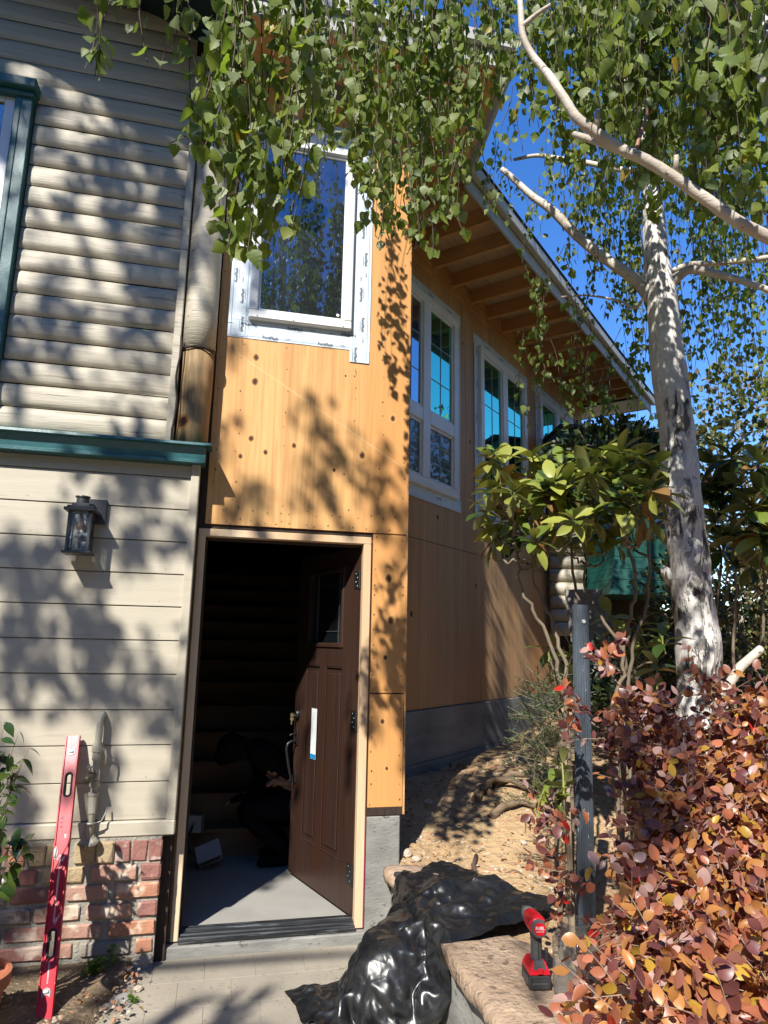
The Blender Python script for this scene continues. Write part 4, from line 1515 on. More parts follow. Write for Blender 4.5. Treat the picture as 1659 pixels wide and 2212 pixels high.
s.tube([DM @ Vector((.034, -.02, z)) for z in (.12, .135)], .007, 8)
build('bit_clip', s, bk, dv_)
s = MB()
for sx_ in (-1, 1):
    for q_ in range(4):
        s.obox(DM @ Matrix.Translation((sx_ * .0325, -.020 + q_ * .011, .222)), .0012, .0028, .012)
build('vent_slots', s, bk, dv_, kind='stuff')
build('seam', MB().obox(DM @ Matrix.Translation((0, -.0295, .135)), .0008, .0012, .040), bk, dv_)
build('trigger', MB().obox(DM @ Matrix.Translation((0, .026, .172)), .008, .008, .016, .004), rd, dv_)

# ------------------------------------------------------------------ clear plastic jar
JB = Vector((1.395, -1.52, .322))
m, nt, bs = new_mat('clear_plastic')
out = nt.nodes["Material Output"]
tp = nd(nt, "ShaderNodeBsdfTransparent")
tp.inputs[0].default_value = (.86, .86, .85, 1)
gl = nd(nt, "ShaderNodeBsdfGlossy")
gl.inputs["Roughness"].default_value = .10
df = nd(nt, "ShaderNodeBsdfDiffuse")
df.inputs[0].default_value = (.55, .52, .48, 1)
lw = nd(nt, "ShaderNodeLayerWeight")
lw.inputs[0].default_value = .35
mx = nd(nt, "ShaderNodeMixShader")
nt.links.new(math_(nt, 'ADD', math_(nt, 'MULTIPLY', lw.outputs["Facing"], .45), .06, True), mx.inputs[0])
nt.links.new(tp.outputs[0], mx.inputs[1])
nt.links.new(gl.outputs[0], mx.inputs[2])
mx2 = nd(nt, "ShaderNodeMixShader")
mx2.inputs[0].default_value = .14
nt.links.new(mx.outputs[0], mx2.inputs[1])
nt.links.new(df.outputs[0], mx2.inputs[2])
nt.links.new(mx2.outputs[0], out.inputs[0])
jr = thing('plastic_jar', 'empty clear plastic jar without lid beside the cordless driver', 'jar', JB)
s = MB()


def sq_ring(w, z, rnd=4.0, n=24):
    o_ = []
    for k in range(n):
        a = 2 * math.pi * (k + .5) / n
        c, s_ = math.cos(a), math.sin(a)
        f = (abs(c) ** rnd + abs(s_) ** rnd) ** (-1 / rnd)
        o_.append(Vector((w * f * c, w * f * s_, z)))
    return o_


JM = Matrix.Translation(JB) @ Matrix.Rotation(math.radians(24), 4, 'Z')
lay = [(.060, .002, 4), (.066, .010, 5), (.066, .06, 5), (.0655, .13, 5), (.066, .168, 5), (.060, .185, 4), (.050, .194, 2), (.050, .199, 2), (.053, .202, 2), (.049, .206, 2), (.053, .210, 2), (.049, .215, 2), (.053, .219, 2), (.050, .232, 2)]
vs, fs = [], []
for (w, z, r) in lay:
    vs += [JM @ q for q in sq_ring(w, z, r)]
for i in range(len(lay) - 1):
    for k in range(24):
        fs.append((i * 24 + k, i * 24 + (k + 1) % 24, (i + 1) * 24 + (k + 1) % 24, (i + 1) * 24 + k))
fs.append(tuple(range(23, -1, -1)))
build('body', MB().add(vs, fs), M_ if False else m, jr, smooth=True, fix=False)
M['clear'] = m

# ------------------------------------------------------------------ ribbed post
PB = Vector((1.62, -1.19, .28))
po = thing('ribbed_post', 'weathered black ribbed plastic post standing in the soil by the red hedge', 'post', PB)
s = MB()
n = 44
vs, fs = [], []
zl = [.20, .5, .9, 1.3, 1.60, 1.655]
for z in zl:
    for k in range(n):
        a = 2 * math.pi * k / n
        r = .0335 + (.0014 if k % 2 else -.0014) * (1 if z < 1.56 else .2)
        vs.append((PB.x + r * math.cos(a) + (z - .28) * .012, PB.y + r * math.sin(a), z))
for i in range(len(zl) - 1):
    for k in range(n):
        fs.append((i * n + k, i * n + (k + 1) % n, (i + 1) * n + (k + 1) % n, (i + 1) * n + k))
fs.append(tuple((len(zl) - 1) * n + k for k in range(n)))
s.add(vs, fs)
pmt = plain('chalky_black_plastic', (.030, .038, .050), (.10, .125, .155), 3.2, .42, .2, 40, .002, (4, 4, 1.0), fleck=(.30, .34, .37), fscale=26, famt=.66, lo=.4, hi=.75)
build('shaft', s, pmt, po)
s = MB().lathe([(.009, 0), (.008, .003)], Matrix.Translation((PB.x + .012, PB.y - .0355, 1.585)) @ rotx, 10)
build('cap_plug', s, plain('grey_plug', (.42, .44, .45), None, 9, .5), po)
# wooden stake next to it
ws = build('wooden_stake', MB().beam((PB.x - .045, PB.y + .03, .2), (PB.x - .050, PB.y + .035, .93), .018, .018, (0, 1, 0), .002), plain('weathered_stake', (.42, .33, .22), (.30, .23, .15), 12, .8, stretch=(6, 6, .6)),
           label='thin pale wooden stake tied beside the ribbed post', cat='stake')


# ------------------------------------------------------------------ hose, roots, rubble
def on_soil(x, y, dz=0.0):
    return Vector((x, y, soil_h(x, y) + dz))


hp = [on_soil(x, y, .012) for x, y in ((1.63, .05), (1.575, -.05), (1.56, -.17), (1.58, -.30), (1.64, -.42), (1.74, -.52), (1.86, -.6))]
build('garden_hose', MB().tube(hp, .0125, 10), plain('brown_hose', (.13, .085, .065), (.09, .06, .05), 16, .6), smooth=True, label='short length of brown hose curving over the soil', cat='hose')

rootm = plain('grey_root', (.23, .165, .105), (.10, .07, .045), 10, .85, .9, 26, .01, (1.4, 1.4, 6))


def root(pts, r0, label):
    P_ = [on_soil(x, y, dz) for x, y, dz in pts]
    n = len(P_)
    build('exposed_root', MB().tube(P_, [r0 * (1 - .55 * k / (n - 1)) * (1 + .18 * math.sin(k * 2.1)) for k in range(n)], 9), rootm, smooth=True, label=label, cat='root', group='old roots on the bank')


root([(1.83, .60, .00), (1.90, .66, .05), (2.0, .70, .075), (2.12, .68, .06), (2.24, .60, .02), (2.34, .56, -.01)], .030, 'thick grey root arching out of the bank below the wing')
root([(1.86, .40, .00), (1.96, .44, .035), (2.08, .43, .045), (2.20, .36, .02), (2.32, .30, .0)], .026, 'paler twisted root lying in front of the arching root')
root([(2.02, .74, .02), (2.16, .78, .06), (2.32, .74, .05), (2.48, .66, .0)], .024, 'slim dark root behind the arching root')

rubm = [plain('soil_stone_a', (.42, .33, .235), (.32, .245, .17), 20, .9), plain('soil_stone_b', (.52, .45, .36), (.42, .36, .28), 20, .9), plain('soil_stone_c', (.40, .21, .13), (.30, .15, .09), 20, .9)]
ico = bmesh.new()
bmesh.ops.create_icosphere(ico, subdivisions=1, radius=1)
IV = np.array([v.co[:] for v in ico.verts])
IT = np.array([[v.index for v in f.verts] for f in ico.faces])
ico.free()


def scatter(name, label, n, fx, size, mats, parent=None, flat=.55):
    Vs, Ts, Ms = [], [], []
    for k in range(n):
        x, y, z = fx()
        r = size * (rng.random() ** 2.2 * 1.6 + .25)
        sc3 = np.array([1, rng.uniform(.6, 1), flat * rng.uniform(.6, 1.2)]) * r
        a = rng.uniform(0, 6.28)
        v = IV * (1 + rng.uniform(-.22, .22, (len(IV), 1))) * sc3
        c, s_ = math.cos(a), math.sin(a)
        v = np.stack([v[:, 0] * c - v[:, 1] * s_, v[:, 0] * s_ + v[:, 1] * c, v[:, 2]], 1) + [x, y, z + r * .1]
        Ts.append(IT + len(IV) * k)
        Vs.append(v)
        Ms.append(np.full(len(IT), rng.integers(len(mats))))
    me = tri_mesh(name, np.concatenate(Vs), np.concatenate(Ts), mats, np.concatenate(Ms), smooth=False)
    return finish(bpy.data.objects.new(name, me), parent, label=label, kind='stuff')


def soil_rand():
    while True:
        x, y = rng.uniform(1.15, 3.2), rng.uniform(-1.2, 1.6)
        if WNX * x + WNY * y < WC + .05 and x > 1.2:
            continue
        return x, y, soil_h(x, y)


scatter('soil_gravel', 'small stones and clods strewn over the sandy bank', 3400, soil_rand, .0095, rubm)
scatter('soil_clods', 'larger clods of dug soil lying on the bank', 90, soil_rand, .026, [rubm[0], M['dirt']])
scatter('bed_gravel', 'crumbs and pebbles in the soil bed by the brick base', 900, lambda: (lambda x, y: (x, y, -.035 + .02 * (1 + y + .12) ** 3 * .5))(rng.uniform(-.9, -.12), rng.uniform(-.62, -.13)), .008, rubm)


def rock(x, y, z, r, label, mat, nm='loose_stone', group='loose stones on the soil'):
    bm = bmesh.new()
    bmesh.ops.create_icosphere(bm, subdivisions=3, radius=r)
    sd = random.uniform(0, 50)
    for v in bm.verts:
        v.co *= 1 + .28 * mnoise.noise(v.co / r * 1.3 + Vector((sd, 0, 0))) + .08 * mnoise.noise(v.co / r * 4 + Vector((sd, 5, 0)))
        v.co.z *= .6
    mb = MB().add([Vector((x, y, z)) + v.co for v in bm.verts], [[v.index for v in f.verts] for f in bm.faces])
    bm.free()
    return build(nm, mb, mat, smooth=False, label=label, cat='stone', group=group)


rock(-.16, -.44, -.045, .040, 'largest grey stone at the edge of the soil bed', M['concrete'])
rock(-.225, -.50, -.045, .026, 'small angular grey stone in front of the largest one in the bed', M['concrete'])
rock(-.11, -.34, -.045, .020, 'little stone nearest the brick corner', rubm[1])
for (x, y, r, l) in ((1.235, .10, .035, 'pale rubble lump at the foot of the tower'), (1.28, .05, .024, 'small white rubble lump behind the pinkish slab'), (1.52, .62, .030, 'flat pale stone in the sun-shadow edge of the bank'), (1.95, .12, .022, 'tan clod in the middle of the bank')):
    rock(x, y, soil_h(x, y) + .006, r, l, rubm[1])
stk = plain('dry_stick', (.20, .135, .085), (.12, .08, .05), 20, .85)
for k, (x, y, a, L_, lb) in enumerate(((1.36, -.02, 20, .16, 'dry twig beside the pinkish coping slab'), (1.62, .42, -25, .10, 'short brown stick high on the bank'), (1.62, .1, -10, .08, 'broken twig in the middle of the bank'), (1.70, -.10, -35, .14, 'forked dry twig near the hose'), (1.45, .18, 40, .09, 'thin curved twig at the shadow edge'), (2.0, .2, 65, .15, 'long dry twig near the shrub roots'))):
    dx_, dy_ = math.cos(math.radians(a)) * L_, math.sin(math.radians(a)) * L_
    pts = [on_soil(x + dx_ * t, y + dy_ * t, .008 + .012 * math.sin(t * 7 + k)) for t in np.linspace(0, 1, 6)]
    build('dry_twig', MB().tube(pts, [.0042, .004, .0042, .0035, .003, .002], 6), stk, smooth=True, label=lb, cat='twig', group='dry twigs on the bank')


# ------------------------------------------------------------------ black plastic bag draped over the retaining wall
def drape_bag():
    """let a sheet fall over the wall edge and some lumps, then keep the folded shape as a plain mesh"""
    tmp = []

    def collider(name, vs, fs):
        me = bpy.data.meshes.new(name)
        me.from_pydata(vs, [], fs)
        o = bpy.data.objects.new(name, me)
        COL.objects.link(o)
        o.modifiers.new('collision', 'COLLISION')
        o.collision.thickness_outer = .006
        o.collision.cloth_friction = 25
        tmp.append(o)

    def cbox(x0, x1, y0, y1, z0, z1):
        mb = MB().box(x0, x1, y0, y1, z0, z1)
        return mb.v, mb.f

    collider('pave_proxy', *cbox(-1, 1.12, -3, 0, -.3, -.05))
    collider('wall_proxy', *cbox(1.11, 3, -3, .0, -.3, .305))
    collider('tower_proxy', *cbox(.96, 1.18, -.02, .3, -.3, .55))
    for (c, r, sq) in (((.92, -.76, .02), .18, 1.3), ((1.04, -.58, .13), .13, 1), ((1.46, -.46, .30), .085, .8), ((1.24, -.52, .31), .06, 1)):
        bm = bmesh.new()
        bmesh.ops.create_icosphere(bm, subdivisions=3, radius=r)
        collider('lump_proxy', [(c[0] + v.co.x, c[1] + v.co.y, c[2] + v.co.z * sq) for v in bm.verts], [[v.index for v in f.verts] for f in bm.faces])
        bm.free()
    NX, NY = 66, 48
    an = math.radians(28)
    dx, dy = math.cos(an), math.sin(an)
    Lx, Ly, cx, cy = 1.19, .85, 1.145, -.635
    vs = []
    for j in range(NY + 1):
        for i in range(NX + 1):
            a, b = (i / NX - .5) * Lx, (j / NY - .5) * Ly
            b *= 1 - .25 * max(0, a / Lx + .1)
            vs.append((cx + a * dx - b * dy, cy + a * dy + b * dx, .52 + .05 * mnoise.noise(Vector((a * 7, b * 7, 0))) + .03 * mnoise.noise(Vector((a * 17, b * 17, 5)))))
    fs = [(j * (NX + 1) + i, j * (NX + 1) + i + 1, (j + 1) * (NX + 1) + i + 1, (j + 1) * (NX + 1) + i) for j in range(NY) for i in range(NX)]
    me = bpy.data.meshes.new('sheet')
    me.from_pydata(vs, [], fs)
    o = bpy.data.objects.new('sheet', me)
    COL.objects.link(o)
    md = o.modifiers.new('cloth', 'CLOTH')
    st_ = md.settings
    st_.quality = 5
    st_.mass = .15
    st_.tension_stiffness = st_.compression_stiffness = 20
    st_.shear_stiffness = 8
    st_.bending_stiffness = .15
    st_.air_damping = 1.5
    st_.shrink_min = st_.shrink_max = -.08
    cs_ = md.collision_settings
    cs_.use_self_collision = True
    cs_.self_distance_min = .006
    cs_.distance_min = .006
    cs_.collision_quality = 2
    nf = 46
    md.point_cache.frame_start, md.point_cache.frame_end = 1, nf
    for f in range(1, nf + 1):
        SC.frame_set(f)
    res = bpy.data.meshes.new_from_object(o.evaluated_get(bpy.context.evaluated_depsgraph_get()))
    for t in tmp + [o]:
        bpy.data.objects.remove(t)
    SC.frame_set(1)
    return res


bgm, nt, bs = new_mat('black_polythene')
bs.inputs["Specular IOR Level"].default_value = .6
_cv = coords(nt)
nt.links.new(ramp(nt, noise_(nt, _cv, 5, 4, .65), [(.45, (.009, .010, .012)), (.78, (.022, .022, .022))]), bs.inputs["Base Color"])
nt.links.new(ramp(nt, noise_(nt, _cv, 7, 3), [(.35, (.25, .25, .25)), (.75, (.45, .45, .45))]), bs.inputs["Roughness"])
def _facets(scale, stretch):
    v = nd(nt, "ShaderNodeTexVoronoi", feature='F1', distance='EUCLIDEAN')
    v.inputs["Scale"].default_value = scale
    nt.links.new(coords(nt, stretch, rot=(.3, .5, .7)), v.inputs["Vector"])
    return v.outputs["Distance"]


# crumpled film: flat facets that meet in sharp creases
bump_(nt, bs, math_(nt, 'ADD', math_(nt, 'MULTIPLY', _facets(12, (1, 1.5, 1)), .6), math_(nt, 'MULTIPLY', _facets(19, (1.3, 1, 1)), .22)), .5, .025)
bme = drape_bag()
bme.name = 'plastic_bag'
bme.materials.append(bgm)
bme.polygons.foreach_set("use_smooth", [True] * len(bme.polygons))
bag = finish(bpy.data.objects.new('plastic_bag', bme), None, 'crumpled black plastic bag draped over the low concrete wall', 'bag')
_sd = bag.modifiers.new('smooth', 'SUBSURF')
_sd.levels = _sd.render_levels = 2
_fine = bpy.data.meshes.new_from_object(bag.evaluated_get(bpy.context.evaluated_depsgraph_get()))
bag.modifiers.clear()
# crumple: the film breaks into facets that meet in sharp folds
_nv = len(_fine.vertices)
_co = np.empty(_nv * 3, np.float32)
_no = np.empty(_nv * 3, np.float32)
_fine.vertices.foreach_get("co", _co)
_fine.vertices.foreach_get("normal", _no)
_co, _no = _co.reshape(-1, 3), _no.reshape(-1, 3)
_rb = np.random.default_rng(4)
_lo, _hi = _co.min(0), _co.max(0)
_add = np.zeros(_nv)
for _cnt, _amp, _lim in ((80, .17, .16), (330, .11, .09)):
    _s = _co[_rb.integers(0, _nv, _cnt)] + _rb.normal(0, .01, (_cnt, 3))
    _st = np.array([1.0, 1.0, .75])
    _d = np.min(np.linalg.norm((_co[:, None, :] - _s[None]) * _st, axis=2), axis=1)
    _add -= np.minimum(_d, _lim) * _amp
_co += _no * (_add - _add.mean())[:, None]
_fine.vertices.foreach_set("co", _co.ravel())
_fine.update()
_fine.polygons.foreach_set("use_smooth", [True] * len(_fine.polygons))
bag.data = _fine


# ------------------------------------------------------------------ foliage toolkit
def leaf_base(outline, fold=.25, curl=.18, ripple=.0):
    """unit leaf: x across, y base to tip, z = upper side"""
    V_, T_ = [], []
    n = len(outline)
    for k, (t, w) in enumerate(outline):
        z0 = -curl * t * t
        V_ += [(-w, t, z0 + fold * w + ripple * (1 if k % 2 else -1)), (0, t, z0), (w, t, z0 + fold * w - ripple * (1 if k % 2 else -1))]
    for k in range(n - 1):
        a, b = 3 * k, 3 * k + 3
        for q in (0, 1):
            if outline[k][1] > 0:
                T_.append((a + q, a + q + 1, b + q + 1 if outline[k + 1][1] > 0 or True else b + 1))
            if outline[k + 1][1] > 0:
                T_.append((a + q, b + q + 1, b + q))
            if outline[k][1] <= 0 and outline[k + 1][1] > 0:
                pass
    return np.array(V_, float), np.array(T_)


def clean(V_, T_):
    # drop degenerate triangles (pointed ends share the midrib position)
    a, b, c = V_[T_[:, 0]], V_[T_[:, 1]], V_[T_[:, 2]]
    ar = np.linalg.norm(np.cross(b - a, c - a), axis=1)
    return V_, T_[ar > 1e-9]


BIRCH_HI = clean(*leaf_base([(0, 0), (.06, .13), (.13, .31), (.20, .33), (.28, .42), (.36, .38), (.45, .385), (.54, .29), (.64, .27), (.74, .165), (.84, .11), (1, 0)], .30, .16, .012))
_bo = [(0, 0), (.06, .13), (.13, .31), (.20, .33), (.28, .42), (.36, .38), (.45, .385), (.54, .29), (.64, .27), (.74, .165), (.84, .11), (1, 0)]
_bw = [(0, 0), (.05, .15), (.12, .34), (.19, .38), (.27, .46), (.36, .43), (.45, .43), (.55, .34), (.65, .30), (.76, .19), (.87, .10), (1, 0)]
BIRCH_HI = [BIRCH_HI, clean(*leaf_base(_bo, .12, .42, .020)), clean(*leaf_base(_bw, .50, -.10, .016)), clean(*leaf_base(_bw, -.18, .30, .020))]
BIRCH_LO = clean(*leaf_base([(0, 0), (.26, .40), (.55, .29), (1, 0)], .28, .15))
HEDGE_L = clean(*leaf_base([(0, 0), (.10, .17), (.30, .32), (.55, .345), (.78, .25), (.92, .12), (1, 0)], .28, .16))
HEDGE_L = [HEDGE_L, clean(*leaf_base([(0, 0), (.12, .15), (.32, .27), (.55, .29), (.78, .21), (.92, .10), (1, 0)], .70, .34, .012)), clean(*leaf_base([(0, 0), (.10, .19), (.28, .35), (.52, .39), (.75, .30), (.91, .15), (1, 0)], -.25, .38, .010)), clean(*leaf_base([(0, 0), (.12, .15), (.34, .29), (.58, .31), (.80, .20), (.93, .09), (1, 0)], .15, -.25, .014))]
RHODO_L = clean(*leaf_base([(0, .018), (.10, .05), (.24, .14), (.42, .205), (.62, .215), (.80, .16), (.93, .07), (1, 0)], .26, .30))
CAM_L = clean(*leaf_base([(0, .01), (.08, .08), (.25, .21), (.45, .25), (.65, .20), (.85, .08), (1, 0)], .22, .30))


def frames(D, N):
    D = D / np.linalg.norm(D, axis=1, keepdims=True)
    X = np.cross(D, N)
    l = np.linalg.norm(X, axis=1, keepdims=True)
    X = np.where(l < 1e-6, np.array([1., 0, 0]), X / np.maximum(l, 1e-9))
    Z = np.cross(X, D)
    return X, D, Z


def join_leaves(base, P, X, D, Z, S):
    BV, BT = base
    V_ = (P[:, None, :] + S[:, None, None] * (BV[None, :, 0:1] * X[:, None, :] + BV[None, :, 1:2] * D[:, None, :] + BV[None, :, 2:3] * Z[:, None, :])).reshape(-1, 3)
    T_ = (BT[None] + (np.arange(len(P)) * len(BV))[:, None, None]).reshape(-1, 3)
    return V_, T_


_leafmesh = {}


def leaf_parts(root, P, D, N, S, hi, lo, mats, mi, nparts=300, near_hi=True, name='leaf'):
    """the leaves that show largest become parts; the others are one joined part"""
    P, D, N, S, mi = map(np.asarray, (P, D, N, S, mi))
    X, D, Z = frames(D, N)
    hi = hi if isinstance(hi, list) else [hi]
    lo = lo if isinstance(lo, list) else [lo]
    var = rng.integers(0, 1000, len(P))
    q = P - np.array(CAM)
    dep = q @ np.array(CF)
    u = IW / 2 + FPX * (q @ np.array(CR)) / np.maximum(dep, .01)
    v = IH / 2 - FPX * (q @ np.array(CU)) / np.maximum(dep, .01)
    vis = (dep > .1) & (u > -20) & (u < IW + 20) & (v > -20) & (v < IH + 20)
    score = np.where(vis, S / np.maximum(dep, .05), -1)
    order = np.argsort(-score)
    pick = [k for k in order[:nparts] if score[k] > 0]
    rl = root.location
    for k in pick:
        hb = hi[var[k] % len(hi)]
        key_ = (id(hb[0]), mats[mi[k]].name)
        if key_ not in _leafmesh:
            me = tri_mesh(name, hb[0], hb[1], [mats[mi[k]]])
            _leafmesh[key_] = me
        o = bpy.data.objects.new(name, _leafmesh[key_])
        s_ = S[k]
        Mx = Matrix(((X[k][0] * s_, D[k][0] * s_, Z[k][0] * s_, P[k][0] - rl.x), (X[k][1] * s_, D[k][1] * s_, Z[k][1] * s_, P[k][1] - rl.y),
                     (X[k][2] * s_, D[k][2] * s_, Z[k][2] * s_, P[k][2] - rl.z), (0, 0, 0, 1)))
        COL.objects.link(o)
        o.parent = root
        o.matrix_local = Mx
    rest = np.ones(len(P), bool)
    rest[pick] = False
    Vs, Ts, Ms, off = [], [], [], 0
    big = rest & vis & (dep < 3.6) & near_hi
    for msk, base in [(big & (var % len(hi) == j), hi[j]) for j in range(len(hi))] + [(rest & ~big & (var % len(lo) == j), lo[j]) for j in range(len(lo))]:
        if not msk.any():
            continue
        V_, T_ = join_leaves(base, P[msk], X[msk], D[msk], Z[msk], S[msk])
        Vs.append(V_)
        Ts.append(T_ + off)
        Ms.append(np.repeat(mi[msk], len(base[1])))
        off += len(V_)
    if Vs:
        me = tri_mesh('leaves', np.concatenate(Vs) - np.array(rl), np.concatenate(Ts), mats, np.concatenate(Ms))
        finish(bpy.data.objects.new('leaves', me), root, kind='stuff')


def thin_tubes(paths, rads, n=3):
    """many thin twigs as one numpy mesh: paths is a list of (k,3) arrays"""
    Vs, Ts, off = [], [], 0
    for P, r in zip(paths, rads):
        P = np.asarray(P, float)
        k = len(P)
        r = np.asarray(r, float) * np.ones(k)
        T = np.gradient(P, axis=0)
        T /= np.maximum(np.linalg.norm(T, axis=1, keepdims=True), 1e-9)
        ref = np.array([.31, .87, .38])
        A = np.cross(T, ref)
        A /= np.maximum(np.linalg.norm(A, axis=1, keepdims=True), 1e-9)
        B = np.cross(T, A)
        ang = np.arange(n) * 2 * np.pi / n
        ring = P[:, None] + r[:, None, None] * (np.cos(ang)[None, :, None] * A[:, None] + np.sin(ang)[None, :, None] * B[:, None])
        Vs.append(ring.reshape(-1, 3))
        i = np.arange(k - 1)[:, None] * n
        j = np.arange(n)[None]
        j2 = (j + 1) % n
        q1 = np.stack([i + j, i + j2, i + n + j2], -1).reshape(-1, 3)
        q2 = np.stack([i + j, i + n + j2, i + n + j], -1).reshape(-1, 3)
        Ts.append(np.concatenate([q1, q2]) + off)
        off += k * n
    return np.concatenate(Vs), np.concatenate(Ts)


def twigs(root, paths, rads, mat, name='twigs', n=3):
    V_, T_ = thin_tubes(paths, rads, n)
    me = tri_mesh(name, V_ - np.array(root.location), T_, [mat])
    return finish(bpy.data.objects.new(name, me), root, kind='stuff')


def rvec(n, s=1.0):
    return rng.normal(0, s, (n, 3))


# ------------------------------------------------------------------ materials for plants
BL = [leafmat('birch_leaf_a', (.185, .245, .048), .50, .50, .25), leafmat('birch_leaf_b', (.130, .185, .040), .48, .50, .25), leafmat('birch_leaf_c', (.22, .26, .045), .48, .50, .2),
      leafmat('birch_leaf_pale', (.21, .25, .105), .36, .48, .2), leafmat('birch_leaf_gold', (.36, .27, .03), .45, .45, .15)]
BLW = [.40, .28, .12, .19, .01]
m, nt, bs = new_mat('birch_bark')
vec = coords(nt, (1, 1, 1))
n1 = noise_(nt, coords(nt, (16, 16, 4.5)), 1.3, 7, .68, 1.2)        # fissures and peeling plates
n2 = noise_(nt, coords(nt, (4.5, 4.5, 3.2)), 1.0, 4, .6, .5)        # broad dark areas
n3 = noise_(nt, coords(nt, (10, 10, 60)), 1.2, 4, .6, .3)           # fine level lenticels
n4 = noise_(nt, coords(nt, (60, 60, 30)), 1.0, 4, .7, .6)           # grit
sx = nd(nt, "ShaderNodeSeparateXYZ")
nt.links.new(vec, sx.inputs[0])
low_ = ramp(nt, math_(nt, 'MULTIPLY', sx.outputs[2], .2), [(.12, (.10, .10, .10)), (.30, (.03, .03, .03)), (.62, (-.0, .0, .0))])
fis = math_(nt, 'ADD', n1, low_)
dark_ = ramp(nt, fis, [(.535, (0, 0, 0)), (.575, (1, 1, 1))])
area_ = ramp(nt, math_(nt, 'ADD', n2, math_(nt, 'MULTIPLY', low_, .6)), [(.50, (.12, .12, .12)), (.60, (1, 1, 1))])
lent = ramp(nt, n3, [(.63, (0, 0, 0)), (.67, (1, 1, 1))])
c0 = mixc(nt, ramp(nt, n4, [(.35, (0, 0, 0)), (.7, (1, 1, 1))]), (.84, .82, .79), (.62, .58, .53))
c0 = mixc(nt, math_(nt, 'MULTIPLY', area_, .35), c0, (.40, .35, .30))
c1 = mixc(nt, math_(nt, 'MULTIPLY', lent, .5), c0, (.17, .13, .11))
msk = math_(nt, 'MULTIPLY', dark_, area_)
c1 = mixc(nt, math_(nt, 'MULTIPLY', msk, .95), c1, (.045, .036, .030))
nt.links.new(c1, bs.inputs["Base Color"])
bs.inputs["Roughness"].default_value = .75
bump_(nt, bs, math_(nt, 'SUBTRACT', 1.0, math_(nt, 'ADD', math_(nt, 'MULTIPLY', msk, .8), math_(nt, 'MULTIPLY', n4, .3))), 1.0, .015)
M['bark'] = m
m, nt, bs = new_mat('young_birch_bark')
n3 = noise_(nt, coords(nt, (12, 12, 26)), 1.6, 5, .65, .4)
n5 = noise_(nt, coords(nt, (4, 4, 4)), 1.2, 4, .6, .4)
c1 = mixc(nt, ramp(nt, n5, [(.38, (0, 0, 0)), (.66, (1, 1, 1))]), (.60, .54, .46), (.40, .34, .28))
c1 = mixc(nt, ramp(nt, n3, [(.60, (0, 0, 0)), (.65, (1, 1, 1))]), c1, (.13, .10, .08))
nt.links.new(c1, bs.inputs["Base Color"])
bs.inputs["Roughness"].default_value = .65
bump_(nt, bs, n3, .6, .008)
M['bark2'] = m
M['twig'] = plain('birch_twig', (.105, .062, .040), (.07, .042, .03), 20, .7)


def strand(end, length, r_=rng, leaf=.046, gap=.026, sway=.05, spread=1.0):
    """one hanging birch twig: returns path and leaf arrays; 'end' is its lower tip"""
    n = max(6, int(length / .06))
    t = np.linspace(0, 1, n)[:, None]
    ph = r_.uniform(0, 6.28, 4)
    side = r_.normal(0, 1, 2)
    off = np.stack([sway * (np.sin(t[:, 0] * 5 + ph[0]) * .5 + side[0] * (1 - t[:, 0]) * .8), sway * (np.sin(t[:, 0] * 4 + ph[1]) * .5 + side[1] * (1 - t[:, 0]) * .8), np.zeros(n)], 1)
    P = np.array(end)[None] + np.concatenate([np.zeros((n, 2)), (1 - t) * length], 1) + off - off[-1]
    m_ = max(3, int(length / gap))
    s = np.sort(r_.uniform(.02, 1.0, m_))
    i = np.clip((s * (n - 1)).astype(int), 0, n - 2)
    f = (s * (n - 1) - i)[:, None]
    Q = P[i] * (1 - f) + P[i + 1] * f
    a = r_.uniform(0, 6.28, m_)
    outv = np.stack([np.cos(a), np.sin(a), np.zeros(m_)], 1)
    pet = outv * r_.uniform(.008, .028, (m_, 1)) * spread + np.array([0, 0, -1]) * r_.uniform(.0, .016, (m_, 1))
    D = outv * r_.uniform(.1, .85, (m_, 1)) + np.array([0, 0, -1.0]) + r_.normal(0, .18, (m_, 3))
    b = a + r_.normal(0, .9, m_)
    N = np.stack([np.cos(b), np.sin(b), r_.uniform(.0, .9, m_)], 1)
    S = leaf * r_.uniform(.62, 1.18, m_)
    return P, Q + pet, D, N, S


def branch_from_px(pts, dist, n=12, wob=.0):
    """limb through surveyed picture points (u, v, width_px[, dist])"""
    P, R = [], []
    for q in pts:
        d = q[3] if len(q) > 3 else dist
        p = at(q[0], q[1], d)
        dep = (p - CAM).dot(CF)
        P.append(p)
        R.append(q[2] * .47 * dep / FPX)
    return P, R


def smooth_path(P, R, k=5):
    """Catmull-Rom refinement"""
    P = [np.array(p) for p in P]
    o, r = [], []
    for i in range(len(P) - 1):
        p0, p1, p2, p3 = P[max(0, i - 1)], P[i], P[i + 1], P[min(len(P) - 1, i + 2)]
        for j in range(k):
            t = j / k
            o.append(.5 * (2 * p1 + (p2 - p0) * t + (2 * p0 - 5 * p1 + 4 * p2 - p3) * t * t + (3 * p1 - p0 - 3 * p2 + p3) * t ** 3))
            r.append(R[i] * (1 - t) + R[i + 1] * t)
    o.append(P[-1])
    r.append(R[-1])
    return [Vector(x) for x in o], r


